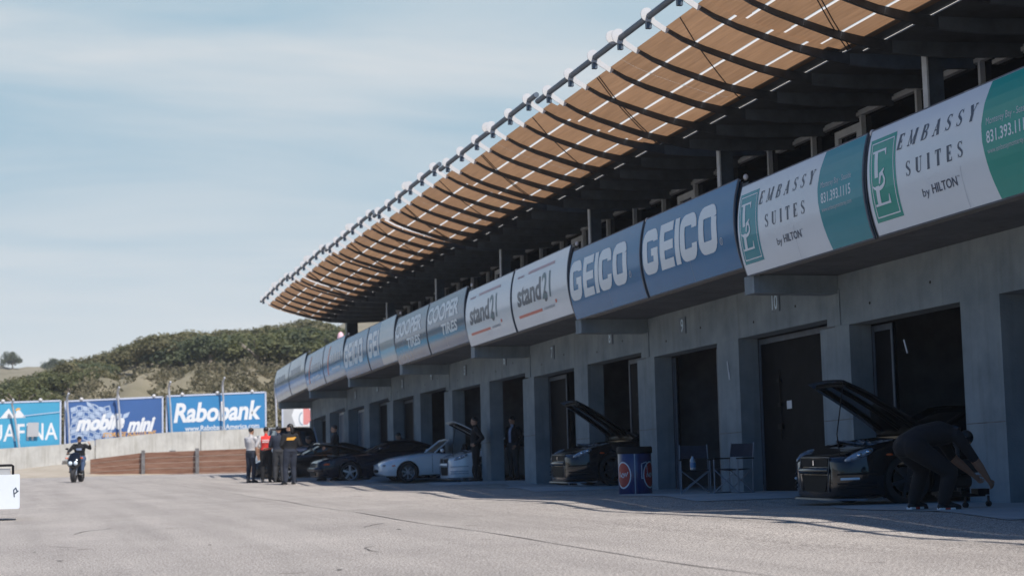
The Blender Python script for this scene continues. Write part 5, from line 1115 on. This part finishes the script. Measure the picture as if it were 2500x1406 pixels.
# folding chairs
def chair(loc, rz, label):
    t = thing('folding_chair', loc, label, 'chair', 'folding chairs by the blue drum', rz); t.scale = (.92, .92, .92)
    m = MB()
    for sx in (-1, 1):
        m.tube([(sx*.27, .22, 0), (sx*.27, .22, .62)], .012, 6); m.tube([(sx*.27, -.22, 0), (sx*.27, -.24, .62), (sx*.26, -.30, .92)], .012, 6); m.tube([(sx*.27, -.25, .015), (sx*.27, .25, .015)], .012, 6)
    for y in (.22, -.22): m.tube([(-.27, y, .02), (.27, y, .44)], .011, 6); m.tube([(.27, y+.02, .02), (-.27, y+.02, .44)], .011, 6)
    m.build('frame', 'chairm', t, smooth=60, world=False)
    m = MB(); m.grid([[(x, y, .45-.025*(1-abs(x)/.26)) for x in (-.26, -.13, 0, .13, .26)] for y in (-.22, 0, .22)]); m.grid([[(x, y, .44-.025*(1-abs(x)/.26)) for x in (-.26, -.13, 0, .13, .26)] for y in (-.22, 0, .22)]); m.build('seat', 'c_navy', t, smooth=60, world=False)
    m = MB(); m.grid([[(x, -.25-.03*(1-abs(x)/.26)-(z-.64)*.2, z) for x in (-.26, -.13, 0, .13, .26)] for z in (.66, .78, .90)]); m.grid([[(x, -.262-.03*(1-abs(x)/.26)-(z-.64)*.2, z) for x in (-.26, -.13, 0, .13, .26)] for z in (.66, .78, .90)]); m.build('backrest', 'c_navy', t, smooth=60, world=False)
    for sx in (-1, 1):
        m = MB(); m.obox((sx*.27, 0, .635), (.055, .46, .022)); m.build('armrest', 'black', t, world=False)
    return t
chair((11.15, 25.75, gz(11.2, 25.7)), R(160), 'folding director chair with dark fabric, nearer the blue drum')
chair((11.42, 24.75, gz(11.4, 24.7)), R(118), 'folding director chair with dark fabric, beside the concrete pillar with closed door')
t = thing('drink_bottle', (11.05, 25.6, gz(11, 25.6)+.415), 'pale plastic bottle standing on the folding chair seat', 'bottle')
m = MB(); m.lathe([(.001, 0), (.05, 0), (.05, .16), (.02, .21), (.02, .23), (.001, .23)], (0, 0, 0), 'Z', 14); m.build('bottle_body', 'lamp', t, smooth=50, world=False)
m = MB(); m.lathe([(.0515, .04), (.0515, .12)], (0, 0, 0), 'Z', 14); m.build('bottle_label', 'sice', t, smooth=50, world=False)
# equipment stand beside the bending man
st = thing('equipment_stand', (10.72, 16.75, gz(10.72, 16.75)+.008), 'black stand with drum cylinders, crank and small castors under the bending man', 'stand')
m = MB(); m.tube([(0, .1, .12), (0, .1, .70), (0, .1, .74)], [.028, .026, .05], 10); m.tube([(0, .1, .72), (-.06, .1, .80), (-.16, .1, .82), (-.18, .1, .85)], .02, 8); m.build('pole', 'steel_d', st, smooth=60, world=False)
m = MB(); m.tube([(-.30, 0, .47), (-.28, 0, .47), (.18, 0, .49), (.21, 0, .49)], [.05, .085, .085, .06], 14); m.tube([(-.15, .05, .30), (.10, .05, .31)], [.07, .075], 14); m.build('cylinder', 'rubber', st, smooth=50, world=False)
m = MB(); m.obox((-.02, .05, .14), (.62, .10, .035)); m.obox((-.25, 0, .17), (.25, .22, .04)); m.obox((.22, 0, .18), (.16, .14, .07)); m.tube([(-.15, .1, .13), (-.10, .1, .33)], .03, 8); m.build('base', 'black', st, world=False)
for (x, y) in ((-.16, .12), (-.08, -.14), (.34, .02)):
    m = MB(); m.tube([(x, y, .13), (x, y, .05)], .014, 6); m.lathe([(.001, -.018), (.034, -.018), (.034, .018), (.001, .018)], (x, y, .034), 'Y', 14); m.build('castor', 'rubber', st, smooth=40, world=False)
# white cart at the left edge
ca = thing('utility_cart', (-.62, 24.8, 0), 'white cabinet cart with black handle at the left edge of the photo', 'cart')
m = MB(); m.prism(rrect(-.56, .555, .17, .665, .02, 3), lambda u, v, q: (u, q, v), -.32, .32); m.build('cabinet', 'cart', ca, smooth=30, world=False)
m = MB(); m.box(-.5, .42, -.28, .28, .667, .75); m.build('lid', 'bb_grey', ca, world=False)
m = MB(); m.tube([(-.55, -.30, .80), (.44, -.30, .80), (.46, -.30, .79), (.46, -.30, .66)], .018, 8); m.build('handle', 'black', ca, smooth=60, world=False)
m = MB()
for vf in strokes2d([([(.48, .34), (.47, .44), (.50, .47), (.52, .42), (.49, .39)], .014), ([(.47, .38), (.54, .43)], .012)]): put2d(m, vf, lambda u, v, o: Vector((u, -.322-o, v)), .002, None)
m.build('marking', 'lnavy', ca, world=False, fix=False)
for (x, y) in ((-.45, -.2), (-.05, -.2), (-.45, .2), (-.05, .2)):
    m = MB(); m.lathe([(.001, -.018), (.055, -.018), (.055, .018), (.001, .018)], (x, y, .055), 'Y', 14); m.box(x-.02, x+.02, y-.03, y+.03, .09, .17); m.build('castor', 'gun', ca, smooth=40, world=False)
t = thing('traffic_cone', (-.66, 24.7, .752), 'orange object resting on the white cart, cut by the left edge', 'cone')
m = MB(); m.lathe([(.001, .0), (.13, 0), (.13, .015), (.085, .02), (.03, .24), (.001, .25)], (0, 0, 0), 'Z', 18); m.build('cone_body', 'orange', t, smooth=50, world=False)

# ================================================================== vegetation
def oak(seed, h, w, leafm, n, clear=.28):
    g = random.Random(seed); t = thing('oak_tree', (0, 0, -50), None, 'tree')
    m = MB(); lean = g.uniform(-.4, .4)
    m.tube([(0, 0, -.5), (lean*.3, .05, h*.2), (lean, .1, h*.42)], [w*.042, w*.034, w*.026], 7)
    tips = []
    for i in range(6):
        a = i*1.05+g.uniform(-.3, .3); q = Vector((lean+math.cos(a)*w*.26, math.sin(a)*w*.26, h*g.uniform(.58, .78))); tips.append(q); m.tube([(lean*.7, .08, h*.30), (lean+math.cos(a)*w*.10, math.sin(a)*w*.10, h*.46), q], [w*.022, w*.016, w*.006], 5)
    m.build('trunk', 'bark', t, smooth=60, world=False)
    cl = []
    for i in range(34):
        a = g.uniform(0, 6.283); r_ = w*.5*math.sqrt(g.uniform(0, 1)); zt = h*(clear+(.94-clear)*math.sqrt(max(0, 1-(r_/(w*.52))**2))); z = h*clear+(zt-h*clear)*g.uniform(.25, 1.0)
        cl.append((Vector((lean+r_*math.cos(a), r_*math.sin(a), z)), g.uniform(.10, .19)*w))
    m = MB()
    for i in range(n):
        c_, r_ = g.choice(cl); d = Vector((g.gauss(0, 1), g.gauss(0, 1), g.gauss(0, .8))).normalized(); p = c_+d*r_*g.uniform(.55, 1.05); s_ = g.uniform(.11, .24)
        nrm = (d+Vector((g.gauss(0, .6), g.gauss(0, .6), g.gauss(.3, .6)))).normalized(); a = nrm.orthogonal().normalized(); a = Matrix.Rotation(g.uniform(0, 6.28), 3, nrm) @ a; b = nrm.cross(a)
        m.add([p-a*s_-b*s_*.6, p+a*s_*.9-b*s_*.7, p+a*s_+b*s_*.7, p-a*s_*.8+b*s_*.6], [(0, 1, 2, 3)])
    m.build('crown', leafm, t, world=False, fix=False)
    return t
protos = [oak(1, 5.4, 7.6, 'leaf_a', 2600), oak(2, 4.8, 6.8, 'leaf_b', 2400), oak(3, 5.8, 7.0, 'leaf_c', 2400), oak(4, 4.4, 7.8, 'leaf_a', 2400, .2), oak(5, 5.0, 6.2, 'leaf_b', 2200), oak(6, 5.6, 6.4, 'leaf_c', 2400, .45)]
used = set(); tr = random.Random(21)
def plant(k, px, d, label, group, sc_=1.0):
    o = protos[k] if k not in used else copy_tree(protos[k]); used.add(k)
    x = AXP(px, d); z0 = hill_z(px, d)+hill_n(px, d)-.15; o.location = (x, d, z0); o.rotation_euler = (0, 0, tr.uniform(0, 6.28)); s = sc_*tr.uniform(.85, 1.15); sz = s*tr.uniform(.88, 1.1)
    if d < 300:
        lim = (zat(px, float(np.interp(px, SKX, SKY)), d)-z0)/6.3; sz = min(sz, max(.25, lim)); s = min(s, sz*1.5)
    o.scale = (s, s, sz); tag(o, label, 'tree', group)
    return o
G_ = 'oaks covering the hillside'
def low(px): return float(np.interp(px, [-150, 0, 100, 190, 225, 245, 262, 330, 380, 420, 520, 670, 850, 1000], [118, 122, 128, 140, 150, 172, 186, 190, 168, 152, 148, 148, 152, 160]))
pts = []
tries = 0
while len(pts) < 230 and tries < 20000:
    tries += 1; px = tr.uniform(-130, 900); d = tr.uniform(low(px)+3, 266)
    if px > 800 and d > 262-(px-800)*.5: continue
    x = AXP(px, d)
    if all((x-a)**2*1.0+((d-b)*.42)**2 > 2.75**2 for a, b in pts): pts.append((x, d)); plant(tr.choice([0, 0, 1, 2, 3, 4, 5]), px, d, 'olive green oak among the dense oaks covering the hillside', G_, tr.uniform(.85, 1.2))
for px, d, k, lab in ((322, 168, 5, 'pale trunked oak at the left end of the grassy clearing'), (352, 163, 2, 'pale trunked oak in the middle of the grassy clearing'), (383, 160, 5, 'pale trunked oak at the right end of the grassy clearing'), (215, 176, 1, 'dark rounded oak above the navy board, left of the clearing')):
    plant(k, px, d, lab, None, .72)
plant(4, 26, 425, 'broad lone tree on the dry hilltop at the left', None, .95); plant(1, 131, 405, 'small round lone tree on the skyline right of the dry hilltop', None, .9)
for px in (838, 858, 880, 905, 930, 955): plant(tr.choice([1, 4]), px, 428, 'dark oak on the dry ridge seen under the canopy end', 'oaks on the dry ridge', .8)
# scrub on the lower slope
m = MB(); g = random.Random(77)
def bush(px, d, r_, n):
    x = AXP(px, d); z = hill_z(px, d)+hill_n(px, d)
    for i in range(n):
        q = Vector((g.gauss(0, .5), g.gauss(0, .5), abs(g.gauss(0, .45)))); p = Vector((x, d, z))+q*r_; s_ = g.uniform(.07, .17)
        nrm = Vector((g.gauss(0, 1), g.gauss(0, 1), g.gauss(.6, .8))).normalized(); a = nrm.orthogonal().normalized(); a = Matrix.Rotation(g.uniform(0, 6.28), 3, nrm) @ a; b = nrm.cross(a)
        m.add([p-a*s_-b*s_*.5, p+a*s_-b*s_*.6, p+a*s_*.8+b*s_*.6, p-a*s_*.9+b*s_*.5], [(0, 1, 2, 3)])
for i in range(1150):
    px = g.uniform(-120, 900); d = g.uniform(100, 156)
    if 225 < px < 385 and d > 106 and g.random() < .88: continue
    if d > low(px)-2 and px < 400: continue
    bush(px, d, g.uniform(.4, .95), 44)
tag(m.build('scrub', 'scrub', fix=False), kind='stuff')
m = MB(); g = random.Random(78)
for i in range(230):
    px = g.uniform(-120, 860); d = g.uniform(low(px)+2, 264); bush(px, d, g.uniform(.8, 1.5), 40)
tag(m.build('undergrowth', 'leaf_b', fix=False), kind='stuff')
# thin haze volume, added to lift the blacks and fade the far trees
hz_ = MB(); hz_.box(-420, 700, -320, 640, -2.0, 62)
M['air'] = bpy.data.materials.new('thin_air'); M['air'].use_nodes = True; t_ = M['air'].node_tree; t_.nodes.remove(t_.nodes['Principled BSDF']); v_ = N(t_, 'ShaderNodeVolumePrincipled'); v_.inputs['Color'].default_value = (0.92, 0.95, 1.0, 1); v_.inputs['Density'].default_value = 0.00034; t_.links.new(v_.outputs[0], t_.nodes['Material Output'].inputs['Volume'])
tag(hz_.build('haze', 'air'), kind='stuff')
